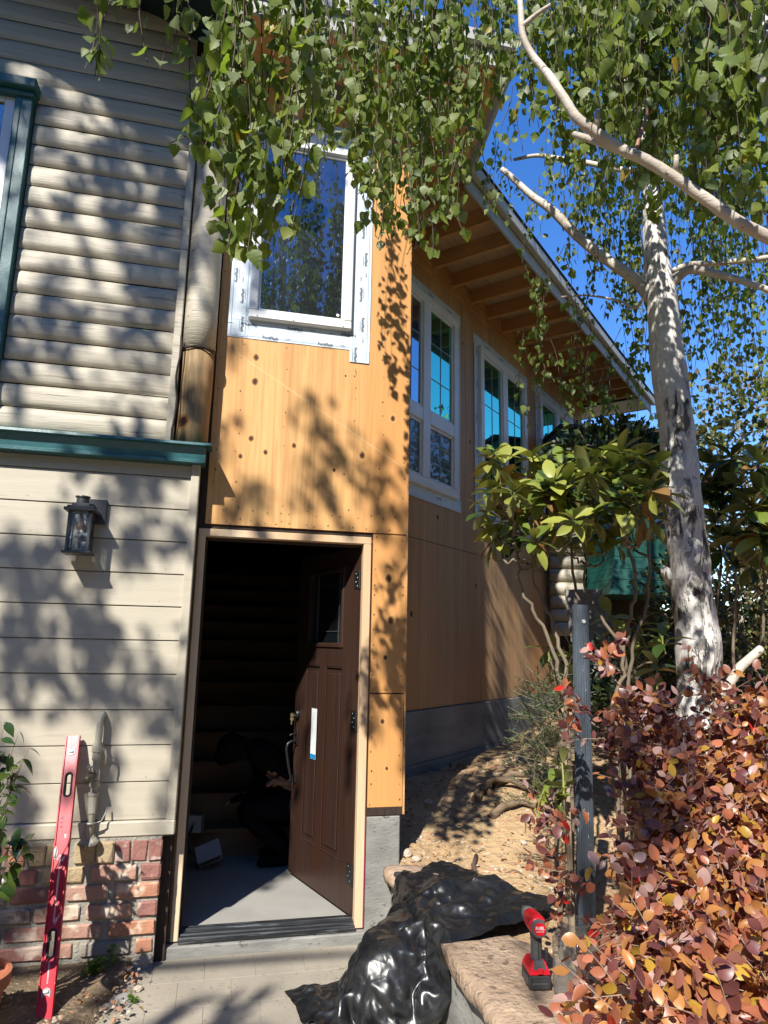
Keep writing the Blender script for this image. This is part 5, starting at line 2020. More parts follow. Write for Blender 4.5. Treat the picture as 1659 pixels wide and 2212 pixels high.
def limb(name, pts, dist, root, mat, n=10, k=4, rough=.0, pxw=True):
    P, R = branch_from_px(pts, dist) if pxw else ([Vector(p[:3]) for p in pts], [p[3] for p in pts])
    P, R = smooth_path(P, R, k)
    s = MB().tube(P, R, n)
    if rough:
        s.v = [tuple(Vector(v) + Vector((mnoise.noise(Vector(v) * 9), mnoise.noise(Vector(v) * 9 + Vector((7, 0, 0))), 0)) * rough + Vector((mnoise.noise(Vector(v) * 26), mnoise.noise(Vector(v) * 26 + Vector((3, 0, 0))), 0)) * rough * .5) for v in s.v]
    return build(name, s, mat, root, smooth=True)


def pick_mats(n, w):
    return rng.choice(len(w), n, p=np.array(w) / sum(w))


# ------------------------------------------------------------------ birch by the wing (white trunk)
tb = at(1513, 1470, 4.0)
bt_ = thing('birch_tree', 'white-barked weeping birch with a thick trunk behind the red hedge', 'tree', (tb.x + .02, tb.y, .3), 'birch trees')
gnd = Vector((tb.x + .03, tb.y, .28))
TR = [(1517, 1620, 108), (1513, 1470, 92), (1509, 1400, 94), (1497, 1300, 82), (1486, 1200, 80), (1477, 1100, 80), (1468, 1000, 73), (1459, 900, 72), (1444, 800, 70), (1428, 634, 60), (1420, 575, 54), (1410, 450, 42), (1402, 330, 34), (1396, 150, 27), (1390, -120, 20), (1384, -500, 12)]
P, R = branch_from_px(TR, 4.0)
R = [r * 1.07 for r in R]
P, R = smooth_path([gnd] + P, [.15] + R, 6)
s = MB().tube(P, R, 28)
vv = []
for v in s.v:
    v = Vector(v)
    k = 1.0 if v.z < 3.2 else .45
    d = Vector((mnoise.noise(v * 5), mnoise.noise(v * 5 + Vector((9, 0, 0))), 0)) * .012 * k
    d += Vector((mnoise.noise(Vector((v.x * 24, v.y * 24, v.z * 9))), mnoise.noise(Vector((v.x * 24 + 5, v.y * 24, v.z * 9))), 0)) * .009 * k
    vv.append(tuple(v + d))
s.v = vv
tk = build('trunk', s, M['bark'], bt_, smooth=True)
q = at(1443, 1240, 3.97)
s = MB().tube([q + Vector((.06, .02, -.06)), q + Vector((.0, 0, .0)), q + Vector((-.035, -.01, .03))], [.05, .034, .018], 10)
build('branch_stub', s, M['bark'], tk, smooth=True)
q = at(1491, 1336, 3.90)
dirn = (CAM - q)
dirn.z = 0
dirn.normalize()
s = MB()
rr = Matrix.Translation(q) @ dirn.to_track_quat('Z', 'Y').to_matrix().to_4x4()
s.lathe([(.026, -.03), (.024, .0), (.018, .004), (.010, -.004), (.006, -.012)], rr, 14)
build('branch_scar', s, M['bark2'], tk, smooth=True)
limb('branch', [(1425, 665, 30), (1402, 640, 30), (1375, 606, 27), (1330, 574, 25), (1280, 538, 23), (1240, 502, 22, 4.02), (1190, 452, 20, 4.04), (1150, 424, 16, 4.06), (1100, 378, 13, 4.08), (1085, 366, 12, 4.1)], 4.0, bt_, M['bark2'], 12)
limb('branch', [(1440, 618, 26), (1462, 600, 24), (1490, 583, 20), (1540, 590, 19), (1600, 606, 16), (1659, 626, 14), (1740, 655, 12)], 4.0, bt_, M['bark2'], 10)
limb('branch', [(1425, 600, 16, 4.2), (1480, 574, 14, 4.25), (1530, 570, 14, 4.3), (1600, 564, 13, 4.4), (1660, 556, 12, 4.5), (1760, 540, 10, 4.6)], 4.2, bt_, M['bark2'], 10)
limb('branch', [(1405, 372, 14, 4.05), (1330, 365, 13, 4.1), (1270, 352, 12, 4.15), (1210, 343, 11, 4.2), (1160, 336, 9, 4.25), (1110, 345, 7, 4.3)], 4.1, bt_, M['bark2'], 10)
limb('branch', [(1400, 330, 14, 4.0), (1365, 290, 13, 3.9), (1340, 230, 12, 3.8), (1360, 150, 10, 3.7), (1378, 60, 9, 3.6)], 4.0, bt_, M['bark2'], 8)
limb('branch', [(1420, 560, 10, 4.0), (1380, 660, 7, 3.9), (1340, 650, 6, 3.9), (1270, 638, 5, 3.9), (1210, 642, 4, 3.9)], 4.0, bt_, M['bark2'], 6)
limb('branch', [(1410, 420, 12, 4.2), (1440, 300, 12, 4.5), (1520, 200, 10, 4.8), (1640, 150, 8, 5.1)], 4.0, bt_, M['bark2'], 8)
paths, rads, LP_, LD, LN, LS = [], [], [], [], [], []


def add_strand(end, length, leaf=.046, gap=.026, sway=.05, r=.0021, spread=1.0):
    P, Q, D, N, S = strand(end, length, rng, leaf, gap, sway, spread)
    paths.append(P)
    rads.append(np.linspace(r * 1.3, r * .7, len(P)))
    LP_.append(Q)
    LD.append(D)
    LN.append(N)
    LS.append(S)


def flush(root, hi, lo, mats, w, nparts, tm=None):
    global paths, rads, LP_, LD, LN, LS
    P = np.concatenate(LP_)
    leaf_parts(root, P, np.concatenate(LD), np.concatenate(LN), np.concatenate(LS), hi, lo, mats, pick_mats(len(P), w), nparts)
    twigs(root, paths, rads, tm or M['twig'])
    n = len(P)
    paths, rads, LP_, LD, LN, LS = [], [], [], [], [], []
    return n


# drapes of the trunk birch: (u range, tip v range, distance range, count, length)
FARB = [((1352, 1405), (560, 930), (4.3, 4.9), 26, (.7, 1.3)), ((1290, 1345), (480, 700), (4.0, 4.6), 14, (.5, .9)), ((1200, 1300), (420, 560), (3.9, 4.6), 16, (.5, .9)),
        ((1040, 1110), (360, 500), (4.0, 4.3), 8, (.3, .6)), ((1110, 1200), (400, 520), (4.0, 4.4), 9, (.3, .6)), ((1470, 1560), (520, 900), (4.2, 5.4), 26, (.6, 1.3)),
        ((1540, 1670), (640, 900), (4.2, 5.8), 34, (.7, 1.4)), ((1560, 1680), (470, 700), (4.0, 5.2), 18, (.6, 1.1)), ((1210, 1300), (560, 690), (3.8, 4.2), 7, (.3, .5)),
        ((1440, 1520), (430, 560), (4.1, 4.6), 16, (.5, .9)), ((1300, 1420), (180, 460), (3.7, 4.6), 40, (.6, 1.0)), ((1450, 1670), (150, 480), (3.8, 5.0), 50, (.6, 1.0)),
        ((1150, 1230), (620, 720), (3.75, 4.0), 6, (.3, .45)), ((1140, 1200), (800, 930), (3.55, 3.75), 6, (.45, .7)), ((1190, 1270), (800, 960), (3.8, 4.2), 12, (.35, .6)), ((1300, 1370), (860, 970), (4.4, 5.0), 10, (.4, .6)),
        ((1500, 1680), (60, 300), (3.2, 4.2), 20, (.5, .9))]
for (u0, u1), (v0, v1), (d0, d1), cnt, (l0, l1) in FARB:
    for _ in range(int(cnt * .72)):
        d = rng.uniform(d0, d1)
        add_strand(at(rng.uniform(u0, u1), rng.uniform(v0, v1), d), rng.uniform(l0, l1), .048, .030, .06)
# high crown above the picture
for _ in range(110):
    a, r = rng.uniform(0, 6.28), rng.uniform(.2, 1.7)
    e = Vector((tb.x + r * math.cos(a), tb.y + r * math.sin(a) * .9, rng.uniform(4.9, 7.4)))
    add_strand(e, rng.uniform(.5, 1.0), .050, .036, .08)
nB = flush(bt_, BIRCH_HI, BIRCH_LO, BL, BLW, 120)

# ------------------------------------------------------------------ near birch whose limb and drapes hang into the picture
c0_ = at(1800, 1900, 2.6)
nb_ = thing('birch_tree', 'birch standing beside the viewpoint, its pale limb and leafy drapes hanging in from above', 'tree', (c0_.x, c0_.y, -.1), 'birch trees')
limb('trunk', [(*Vector((c0_.x, c0_.y, -.12)), .10), (*at(1790, 1200, 2.6), .088), (*at(1752, 700, 2.6), .080), (*at(1712, 350, 2.6), .070), (*at(1655, 90, 2.62), .060), (*at(1600, -120, 2.65), .05), (*at(1560, -420, 2.7), .035)], 0, nb_, M['bark'], 16, 6, .006, pxw=False)
limb('branch', [(1790, 590, 32, 2.45), (1720, 545, 30, 2.35), (1640, 503, 29, 2.28), (1590, 476, 28, 2.24), (1520, 427, 27, 2.20), (1450, 380, 26, 2.16), (1395, 346, 26, 2.13), (1345, 324, 25, 2.10), (1290, 288, 24, 2.08), (1245, 253, 22, 2.06), (1220, 215, 20, 2.05), (1185, 160, 18, 2.05), (1150, 118, 16, 2.05), (1128, 70, 15, 2.05), (1120, -20, 13, 2.05), (1090, -150, 11, 2.05)], 2.5, nb_, M['bark2'], 14, 4, .003)
limb('branch', [(1372, 335, 11, 2.12), (1380, 300, 9, 2.13), (1392, 265, 8, 2.15), (1398, 240, 6, 2.18), (1390, 215, 4, 2.2)], 2.5, nb_, plain('reddish_branch', (.36, .17, .10), (.24, .13, .09), 20, .6), 8)
limb('branch', [(1345, 326, 20, 2.10), (1290, 306, 17, 2.14), (1240, 290, 13, 2.2)], 2.5, nb_, M['bark2'], 8)
limb('branch', [(1125, 60, 14, 2.05), (1160, 30, 10, 2.04), (1190, 10, 8, 2.03)], 2.5, nb_, M['bark2'], 8)
limb('branch', [(1120, -20, 16, 2.05), (900, -140, 14, 2.2), (650, -180, 12, 2.1), (420, -160, 10, 2.0), (250, -120, 7, 1.95)], 2.5, nb_, M['bark2'], 8)
for (bu, bv, bd) in ((1290, 275, 2.08), (1460, 372, 2.16)):
    q = at(bu, bv, bd)
    s = MB().tube([q, q + Vector((-.01, -.02, .045))], [.010, .007], 8)
    build('branch_stub', s, M['bark2'], nb_, smooth=True)
ENV = [(150, 0), (175, 150), (200, 165), (235, 150), (262, 40), (300, 60), (318, 140), (350, 150), (380, 110), (405, -20), (425, 330), (450, 380), (490, 540), (520, 560), (560, 570), (600, 560), (640, 470), (665, 400), (700, 350), (745, 400), (790, 480), (820, 545), (860, 520), (900, 540), (940, 500),
       (985, 480), (1015, 400), (1045, 250), (1075, 200), (1110, 160), (1150, 240), (1200, 380), (1250, 430), (1300, 450), (1380, 470), (1440, 460), (1520, 470), (1600, 500), (1690, 520)]
eu, ev = [e[0] for e in ENV], [e[1] for e in ENV]


def env(u):
    return float(np.interp(u, eu, ev))


def near_strand(u, v, d, top=-110, **kw):
    e = at(u, v, d)
    t = at(u, top, d)
    L = min(max(.18, t.z - e.z), 1.35)
    add_strand(e, L, **kw)


# left drapes, spaced as in the photograph
for u, v, d in ((183, 150, 1.95), (205, 165, 1.93), (222, 120, 1.97), (318, 135, 1.98), (345, 150, 2.0), (372, 105, 2.0), (262, 20, 1.95)):
    near_strand(u, v, d, leaf=.055, gap=.034, sway=.03)
for u0, u1, cnt, d0, d1, j in ((425, 480, 6, 1.85, 2.1, 130), (480, 560, 12, 1.8, 2.15, 240), (560, 640, 9, 1.8, 2.15, 240), (640, 700, 6, 2.4, 2.8, 180), (700, 790, 13, 2.5, 3.2, 200),
                               (790, 870, 16, 2.4, 3.2, 260), (870, 1000, 25, 2.4, 3.3, 280), (1000, 1060, 9, 2.5, 3.2, 170), (1060, 1150, 12, 2.5, 3.2, 110), (1150, 1290, 30, 2.4, 3.3, 330), (1290, 1480, 62, 2.4, 3.3, 420), (1480, 1690, 72, 2.4, 3.3, 450), (1190, 1690, 14, 1.7, 2.0, 60)):
    for _ in range(cnt):
        u = rng.uniform(u0, u1)
        v = env(u) - j * rng.random() ** 1.35
        if j == 60:
            v = rng.uniform(20, 200)
        near_strand(u, v, rng.uniform(d0, d1), leaf=.058 if d1 < 2.2 else .053, gap=.029 if d1 < 2.2 else .028, sway=.055)
# a few loose side sprays
for (u, v, d, l) in ((345, 560, 2.1, .1), (405, 300, 2.05, .2), (430, 320, 2.0, .25), (690, 330, 2.1, .2), (930, 560, 2.2, .3), (1000, 500, 2.4, .3), (905, 520, 2.3, .35), (1090, 310, 2.6, .3), (1060, 420, 2.7, .25), (1130, 330, 2.7, .25)):
    add_strand(at(u if u > 350 else 365, v if u > 350 else 310, d), l, .044, .03, .04)
# crown above the picture
for _ in range(14):
    add_strand(Vector((rng.uniform(.6, 2.9), rng.uniform(-2.6, -1.2), rng.uniform(4.8, 6.4))), rng.uniform(.4, .8), .050, .040, .10)


def up_sun(p, t):
    return Vector(p) - SUN * t


# high drapes between the sun and the wing
for _ in range(26):
    a, z = rng.uniform(2.2, 5.2), rng.uniform(2.6, 4.6)
    c = up_sun(wing_pt(a, 0, z), rng.uniform(5.5, 8.0))
    for _k in range(4):
        add_strand(c + Vector(rng.normal(0, .22, 3)), rng.uniform(.5, .9), .055, .032, .08)
nC = flush(nb_, BIRCH_HI, BIRCH_LO, BL, BLW, 300)

# ------------------------------------------------------------------ birches across the front yard: they shade the wall and stand in the window's reflection
SHADE = []


def yard_birch(x, y, h, boxes, label, cnt):
    t = thing('birch_tree', label, 'tree', (x, y, -.16), 'birch trees')
    limb('trunk', [(x, y, -.2, .17), (x + .05, y + .05, h * .3, .14), (x - .05, y, h * .6, .10), (x, y + .05, h * .85, .06), (x, y, h, .02)], 0, t, M['bark'], 12, 4, .01, pxw=False)
    for (x0, x1, y0, y1, z0, z1, c) in boxes:
        cx, cy, cz = (x0 + x1) / 2, (y0 + y1) / 2, z1
        limb('branch', [(x, y, max(1.6, z0 - .6), .06), ((x + cx) / 2, (y + cy) / 2, (z0 + z1) / 2 + .2, .045), (cx, cy, cz, .022), (cx + (cx - x) * .25, cy + (cy - y) * .25, cz - .3, .008)], 0, t, M['bark2'], 7, 4, pxw=False)
        for _ in range(c):
            add_strand(Vector((rng.uniform(x0, x1), rng.uniform(y0, y1), rng.uniform(z0, z1))), rng.uniform(.5, 1.1), .060, .045, .12, .0025)
    return t


rs = np.random.default_rng(23)


def drape(c, k, spread, ln):
    for _k in range(k):
        P, Q, D, N, S = strand(c + Vector(rs.normal(0, spread, 3)), rs.uniform(*ln), rs, .078, .019, .07)
        paths.append(P)
        rads.append(np.full(len(P), .0022))
        LP_.append(Q)
        LD.append(D)
        LN.append(N)
        LS.append(S)


def shade(pts, n, t0, t1, k=5, spread=.13, ln=(.3, .65)):
    """drapes of the yard birch crown, hung where their shade falls on the given surface"""
    for _ in range(n):
        drape(up_sun(pts(), rs.uniform(t0, t1)), k, spread, ln)


def on_front(u, v, y):
    d = ray(u, v)
    return CAM + d * ((y - CAM.y) / d.y)


def shade_at(spots, y, t0, t1, k=5, spread=.11, ln=(.22, .42)):
    for (u, v) in spots:
        p = on_front(u, v, y)
        p.z -= .15
        drape(up_sun(p, rs.uniform(t0, t1)), k, spread, ln)


U = rs.uniform

t_ = yard_birch(-7.2, -6.0, 10.5, [(-6.4, -5.0, -6.6, -5.2, 7.8, 9.6, 24), (-7.8, -6.6, -7.2, -5.8, 6.6, 8.6, 20)], 'large birch across the yard whose crown shades the log wall', 0)
for (a, b, c) in (((-7.2, -6.0, 5.5), (-5.6, -5.9, 7.6), (-3.6, -6.0, 8.2)), ((-7.2, -6.0, 4.6), (-5.2, -6.2, 6.2), (-2.6, -6.5, 6.6)), ((-7.2, -6.0, 7.0), (-5.8, -5.6, 9.2), (-4.0, -5.4, 9.8))):
    limb('branch', [(*a, .07), (*b, .05), (*c, .015)], 0, t_, M['bark2'], 8, 5, pxw=False)
shade(lambda: (U(-1.35, -.05), -.1, U(2.6, 4.7)), 25, 6.0, 9.0)
shade_at([(330, 1030), (375, 1065), (425, 1035), (300, 1090), (370, 1140), (15, 1225), (65, 1212), (115, 1190), (15, 1400), (70, 1385), (125, 1425), (185, 1405), (235, 1435), (335, 1465), (300, 1600), (375, 1575), (30, 1650)], -.10, 6.0, 8.5)
shade_at([(480, 930), (515, 985), (560, 1045), (595, 1095), (660, 905), (715, 900), (690, 990), (740, 1005), (830, 1015), (862, 1045)], 0, 6.0, 8.0, 3, .07, (.12, .28))
shade(lambda: (U(-1.0, -.65), -.1, U(-.2, .3)), 5, 6.0, 8.0)
shade(lambda: (U(-.7, .7), U(-1.5, -.85), -.05), 8, 6.0, 8.5, 3)
shade(lambda: (U(.95, 1.18), 0, U(.8, 2.0)), 3, 6.0, 8.0, 3, .10)
flush(t_, BIRCH_LO, BIRCH_LO, BL, BLW, 0)
t_ = yard_birch(1.0, -9.4, 10.0, [(.2, 1.6, -9.0, -7.6, 6.0, 9.4, 150), (-.6, .5, -9.2, -8.0, 7.6, 9.6, 20), (1.3, 2.4, -9.6, -8.2, 5.0, 8.0, 24)], 'weeping birch mirrored in the tower window', 0)
shade(lambda: tuple(at(U(1180, 1500), U(1550, 2100), 2.3)), 4, 6.0, 8.5)
shade(lambda: tuple(at(U(1440, 1510), U(900, 1350), 4.0)), 9, 6.0, 8.0, 2, .12)
flush(t_, BIRCH_LO, BIRCH_LO, BL, BLW, 0)


# ------------------------------------------------------------------ red-leaved hedge
HC = [leafmat('hedge_maroon', (.150, .050, .046), .22, .38, .3, tcol=(1.4, .8, .7)), leafmat('hedge_rose_brown', (.29, .115, .075), .25, .36, .25, tcol=(1.4, .9, .7)),
      leafmat('hedge_salmon', (.46, .165, .085), .28, .36, .25, tcol=(1.4, .8, .6)), leafmat('hedge_tan_orange', (.47, .215, .065), .30, .36, .25, tcol=(1.4, .9, .5)),
      leafmat('hedge_gold', (.50, .31, .045), .32, .38, .2, tcol=(1.3, 1.1, .5)), leafmat('hedge_mauve', (.46, .29, .25), .2, .33, .2, tcol=(1.2, .9, .8)), leafmat('hedge_red', (.55, .03, .02), .3, .36, .15, tcol=(1.4, .7, .6))]
hc = at(1480, 1900, 2.1)
hg = thing('red_hedge', 'dense hedge with maroon, salmon and golden autumn leaves beside the ribbed post', 'hedge', (hc.x, hc.y, soil_h(hc.x, hc.y) - .05))
HB = [(1420, 1315), (1480, 1308), (1530, 1295), (1600, 1310), (1680, 1335), (1740, 1325), (1850, 1335), (1900, 1340), (2000, 1345), (2080, 1360), (2130, 1330), (2230, 1315)]
HT = [(1190, 2000), (1210, 1545), (1260, 1530), (1290, 1450), (1315, 1425), (1345, 1495), (1400, 1540), (1440, 1500), (1480, 1478), (1530, 1468), (1600, 1490), (1680, 1500)]


def hedge_dist(u, v):
    d = 2.62 - 1.12 * (v - 1430) / 780
    return d + .10 * max(0, (1450 - u)) / 250


hp_, hr_ = [], []
P_, D_, N_, S_, MI = [], [], [], [], []


def spray(base, dirv, L, nleaf, w, leaf=.038):
    dirv = dirv / np.linalg.norm(dirv)
    t = np.linspace(0, 1, 6)[:, None]
    bend = rng.normal(0, .25, 3) + np.array([0, 0, -.25])
    path = base + dirv * L * t + bend * (t ** 2) * L * .5
    hp_.append(path)
    hr_.append(np.linspace(.0017, .0008, 6))
    up = np.cross(dirv, rng.normal(0, 1, 3))
    up /= np.linalg.norm(up)
    sun = np.array(-SUN)
    for k in range(nleaf):
        s_ = (k + .6) / nleaf
        q = base + dirv * L * s_ + bend * s_ ** 2 * L * .5
        sd = 1 if k % 2 else -1
        dd = dirv * rng.uniform(.35, .9) + up * sd * rng.uniform(.6, 1.1) + rng.normal(0, .25, 3)
        nn = rng.normal(0, .55, 3) + sun * .55 + np.array([0, 0, .35])
        P_.append(q)
        D_.append(dd)
        N_.append(nn)
        S_.append(leaf * rng.uniform(.65, 1.25))
        MI.append(rng.choice(7, p=w))


def hedge_w(u, v):
    f = min(1, max(0, (u - 1250) / 380)) * .6 + min(1, max(0, (v - 1500) / 650)) * .4
    w = np.array([.36 - .24 * f, .26 - .06 * f, .14 + .10 * f, .08 + .26 * f, .02 + .08 * f, .27 - .24 * f, .004])
    return w / w.sum()


cnt = 0
while cnt < 1120:
    v = rng.uniform(1420, 2260)
    u = rng.uniform(1170, 1720)
    if u < np.interp(v, [a for a, b in HB], [b for a, b in HB]) + 12 or v < np.interp(u, [a for a, b in HT], [b for a, b in HT]) + 10:
        continue
    # thinner patches where bare twigs and shade show
    hole = mnoise.noise(Vector((u * .011, v * .011, 2.0)))
    if hole > .10 and rng.random() < .85:
        continue
    dep = rng.exponential(.14)
    p = np.array(at(u, v, hedge_dist(u, v) + min(dep, .5)))
    outw = np.array(CAM) - p
    outw /= np.linalg.norm(outw)
    d = outw * .55 + np.array([0, 0, .35]) + rng.normal(0, .6, 3)
    spray(p, d, rng.uniform(.08, .17), rng.integers(6, 10), hedge_w(u, v), .0320)
    cnt += 1
for (u, v, d, n_) in ((1205, 1760, 2.75, 5), (1230, 1870, 2.6, 4), (1195, 1755, 2.78, 3), (1240, 1930, 2.5, 3), (1300, 1440, 2.75, 6), (1250, 1545, 2.75, 5), (1275, 2175, 2.2, 3), (1320, 2150, 2.15, 4), (1250, 2195, 2.2, 2)):
    for _ in range(n_):
        p = np.array(at(u + rng.normal(0, 18), v + rng.normal(0, 18), d + rng.normal(0, .04)))
        wv = np.array([.45, .15, .30, .02, .01, .05, .02]) if v < 2100 else np.array([.05, .15, .65, .12, .01, .01, .01])
        spray(p, np.array([-.6, -.3, .1]) + rng.normal(0, .5, 3), rng.uniform(.08, .14), rng.integers(6, 9), wv / wv.sum(), .038)
leaf_parts(hg, P_, D_, N_, S_, HEDGE_L, HEDGE_L, HC, MI, 300)
# inner twigs and stems
base_pts = [at(u, 2150 + 60 * rng.random(), d) for u, d in ((1430, 2.35), (1450, 2.2), (1490, 2.1), (1540, 2.05), (1620, 2.0), (1450, 2.5), (1560, 2.45))]
for b in base_pts:
    b.z = soil_h(b.x, b.y) - .03
for _ in range(260):
    b = base_pts[rng.integers(len(base_pts))]
    u, v = rng.uniform(1380, 1700), rng.uniform(1500, 2150)
    e = np.array(at(u, v, hedge_dist(u, v) + rng.uniform(.05, .4)))
    s0 = np.array(b)
    m0 = s0 * .45 + e * .55 + rng.normal(0, .06, 3)
    st = rng.uniform(.35, .7)
    t = np.linspace(st, 1, 9)[:, None]
    path = (1 - t) ** 2 * s0 + 2 * t * (1 - t) * m0 + t ** 2 * e + rng.normal(0, .008, (9, 3))
    hp_.append(path)
    hr_.append(np.linspace(.0042, .0012, 9))
for b in base_pts:
    for _ in range(4):
        u, v = rng.uniform(1400, 1680), rng.uniform(1700, 2000)
        e = np.array(at(u, v, hedge_dist(u, v) + .3))
        t = np.linspace(0, 1, 10)[:, None]
        hp_.append(np.array(b) * (1 - t) + e * t + rng.normal(0, .012, (10, 3)))
        hr_.append(np.linspace(.011, .004, 10))
twigs(hg, hp_, hr_, plain('hedge_twig', (.36, .27, .19), (.22, .16, .11), 25, .8), 'twigs', 4)

# ------------------------------------------------------------------ rhododendrons
RL = [leafmat('rhodo_leaf', (.145, .195, .036), .16, .33, .3, back=(.17, .19, .07), tcol=(1.6, 1.7, .6)), leafmat('rhodo_leaf_yellowish', (.30, .32, .065), .2, .35, .2, back=(.22, .22, .08), tcol=(1.4, 1.4, .5)),
      leafmat('rhodo_leaf_dark', (.038, .070, .016), .12, .32, .25, back=(.12, .14, .05), tcol=(1.5, 1.6, .6)), leafmat('rhodo_leaf_brown', (.23, .125, .045), .15, .45, .2)]
STEM = plain('rhodo_stem', (.21, .165, .115), (.13, .10, .07), 14, .8, .4, 40, .004)
GST = plain('green_shoot', (.24, .26, .06), (.19, .21, .05), 14, .5)


def rhodo(name, label, whorls, stems, w, nparts=300):
    """stems: lists of (u, v, distance) from the ground up; whorls of leaves sit on shoots that fork off them"""
    S3 = []
    for st_ in stems:
        P = [at(*q) for q in st_]
        g0 = P[0].copy()
        g0.z = soil_h(g0.x, g0.y) - .03
        P = [g0] + [p for p in P if p.z > g0.z + .05]
        pth, rr = smooth_path(P, [.0115 - .0060 * k / (len(P) - 1) for k in range(len(P))], 5)
        S3.append((np.array(pth), np.array(rr)))
    c = Vector(S3[0][0][0])
    t = thing(name, label, 'shrub', c, 'rhododendrons')
    for pth, rr in S3:
        pth[1:-1] += rng.normal(0, .006, (len(pth) - 2, 3))
        build('stem', MB().tube([Vector(p) for p in pth], list(rr), 8), STEM, t, smooth=True)
    P_, D_, N_, S_, MI = [], [], [], [], []
    sp, sr, gp, gr = [], [], [], []
    allp = np.concatenate([p[len(p) // 3:] for p, r in S3])
    for (u, v, d, nl, sz) in whorls:
        q = np.array(at(u, v, d))
        ax = np.array([rng.normal(0, .3), rng.normal(0, .3) - .2, 1.0])
        ax /= np.linalg.norm(ax)
        e1 = np.cross(ax, [.3, .9, .1])
        e1 /= np.linalg.norm(e1)
        e2 = np.cross(ax, e1)
        a0 = rng.uniform(0, 6.28)
        for k in range(nl):
            a = a0 + 2.4 * k + rng.normal(0, .2)
            f = k / nl
            lift = 1.1 - 2.0 * f + rng.normal(0, .25)
            dd = (e1 * math.cos(a) + e2 * math.sin(a)) + ax * lift
            nn = ax * (1.0 if lift > -.3 else .5) + (e1 * math.cos(a) + e2 * math.sin(a)) * (.9 if lift < -.3 else 0) + rng.normal(0, .2, 3)
            P_.append(q - ax * .035 * f)
            D_.append(dd)
            N_.append(nn)
            S_.append(sz * rng.uniform(.7, 1.15))
            MI.append(rng.choice(len(w), p=np.array(w) / sum(w)))
        L = rng.uniform(.06, .13)
        j = q - ax * L
        gp.append(np.linspace(j, q, 5) + rng.normal(0, .002, (5, 3)))
        gr.append(np.full(5, .0045))
        dist_ = np.linalg.norm(allp - j, axis=1) + 2.0 * np.maximum(0, allp[:, 2] - j[2] + .05)
        b = allp[np.argmin(dist_)]
        m1 = (b + j) / 2 + np.array([rng.normal(0, .04), rng.normal(0, .04), -.03])
        tt = np.linspace(0, 1, 9)[:, None]
        path = (1 - tt) ** 2 * b + 2 * tt * (1 - tt) * m1 + tt ** 2 * j
        path[1:-1] += rng.normal(0, .006, (7, 3))
        sp.append(path)
        sr.append(np.linspace(.0075, .0045, 9))
    leaf_parts(t, P_, D_, N_, S_, RHODO_L, RHODO_L, RL, MI, nparts)
    twigs(t, sp, sr, STEM, 'side_shoots', 6)
    twigs(t, gp, gr, GST, 'green_shoots', 5)
    return t


def W(lst, d0, d1, nl=(10, 15), sz=.132):
    return [(u, v, rng.uniform(d0, d1), int(rng.integers(*nl)), sz) for u, v in lst]


rhodo('rhododendron', 'tall leggy rhododendron with broad glossy leaves in front of the wing windows',
      W([(1060, 985), (1082, 1040), (1052, 1100), (1150, 985), (1175, 1012), (1108, 1060), (1140, 1085), (1212, 1005), (1205, 1075), (1250, 985), (1258, 1045), (1298, 985), (1328, 1015), (1290, 1085), (1345, 975), (1368, 1045), (1385, 985), (1402, 1050), (1330, 1115),
         (1240, 1120), (1185, 1140), (1062, 1165), (1108, 1160), (1270, 1155), (1360, 1125), (1410, 1005), (1225, 1045), (1310, 1050), (1175, 1060), (1395, 1110), (1090, 1000), (1070, 1060), (1120, 1110), (1160, 1095), (1195, 1040), (1232, 1075), (1275, 1015), (1300, 1130), (1345, 1075), (1375, 1090), (1420, 1060), (1215, 1160), (1155, 1165), (1330, 1160), (1085, 1120), (1280, 1110)], 3.1, 3.7),
      [[(1225, 1560, 3.4), (1205, 1450, 3.4), (1172, 1350, 3.4), (1128, 1275, 3.38), (1115, 1200, 3.35), (1100, 1110, 3.35)],
       [(1225, 1560, 3.45), (1218, 1440, 3.45), (1190, 1340, 3.5), (1150, 1240, 3.5), (1160, 1140, 3.5), (1170, 1060, 3.45)],
       [(1245, 1560, 3.5), (1252, 1420, 3.5), (1248, 1300, 3.5), (1235, 1200, 3.5), (1225, 1110, 3.45)],
       [(1330, 1560, 3.6), (1345, 1440, 3.6), (1362, 1330, 3.55), (1372, 1240, 3.5), (1345, 1150, 3.5), (1330, 1080, 3.45)],
       [(1335, 1560, 3.65), (1348, 1420, 3.62), (1300, 1330, 3.6), (1262, 1260, 3.6), (1275, 1170, 3.55)],
       [(1360, 1560, 3.65), (1366, 1400, 3.6), (1400, 1290, 3.6), (1398, 1150, 3.55)]], [.40, .38, .18, .04], 300)
rhodo('rhododendron', 'darker rhododendron growing behind the birch trunk on its open side',
      W([(1545, 1000), (1580, 985), (1600, 1045), (1640, 1000), (1560, 1065), (1622, 1095), (1655, 1060), (1545, 1125), (1600, 1160), (1650, 1150), (1565, 1185), (1530, 1050), (1690, 1030), (1680, 1110), (1625, 1215)], 4.1, 4.6, sz=.17),
      [[(1590, 1560, 4.3), (1585, 1400, 4.3), (1590, 1250, 4.3), (1580, 1120, 4.3)], [(1600, 1560, 4.4), (1640, 1400, 4.4), (1650, 1250, 4.4), (1640, 1120, 4.4)], [(1560, 1560, 4.4), (1550, 1350, 4.4), (1555, 1180, 4.4)]], [.28, .12, .52, .08], 150)
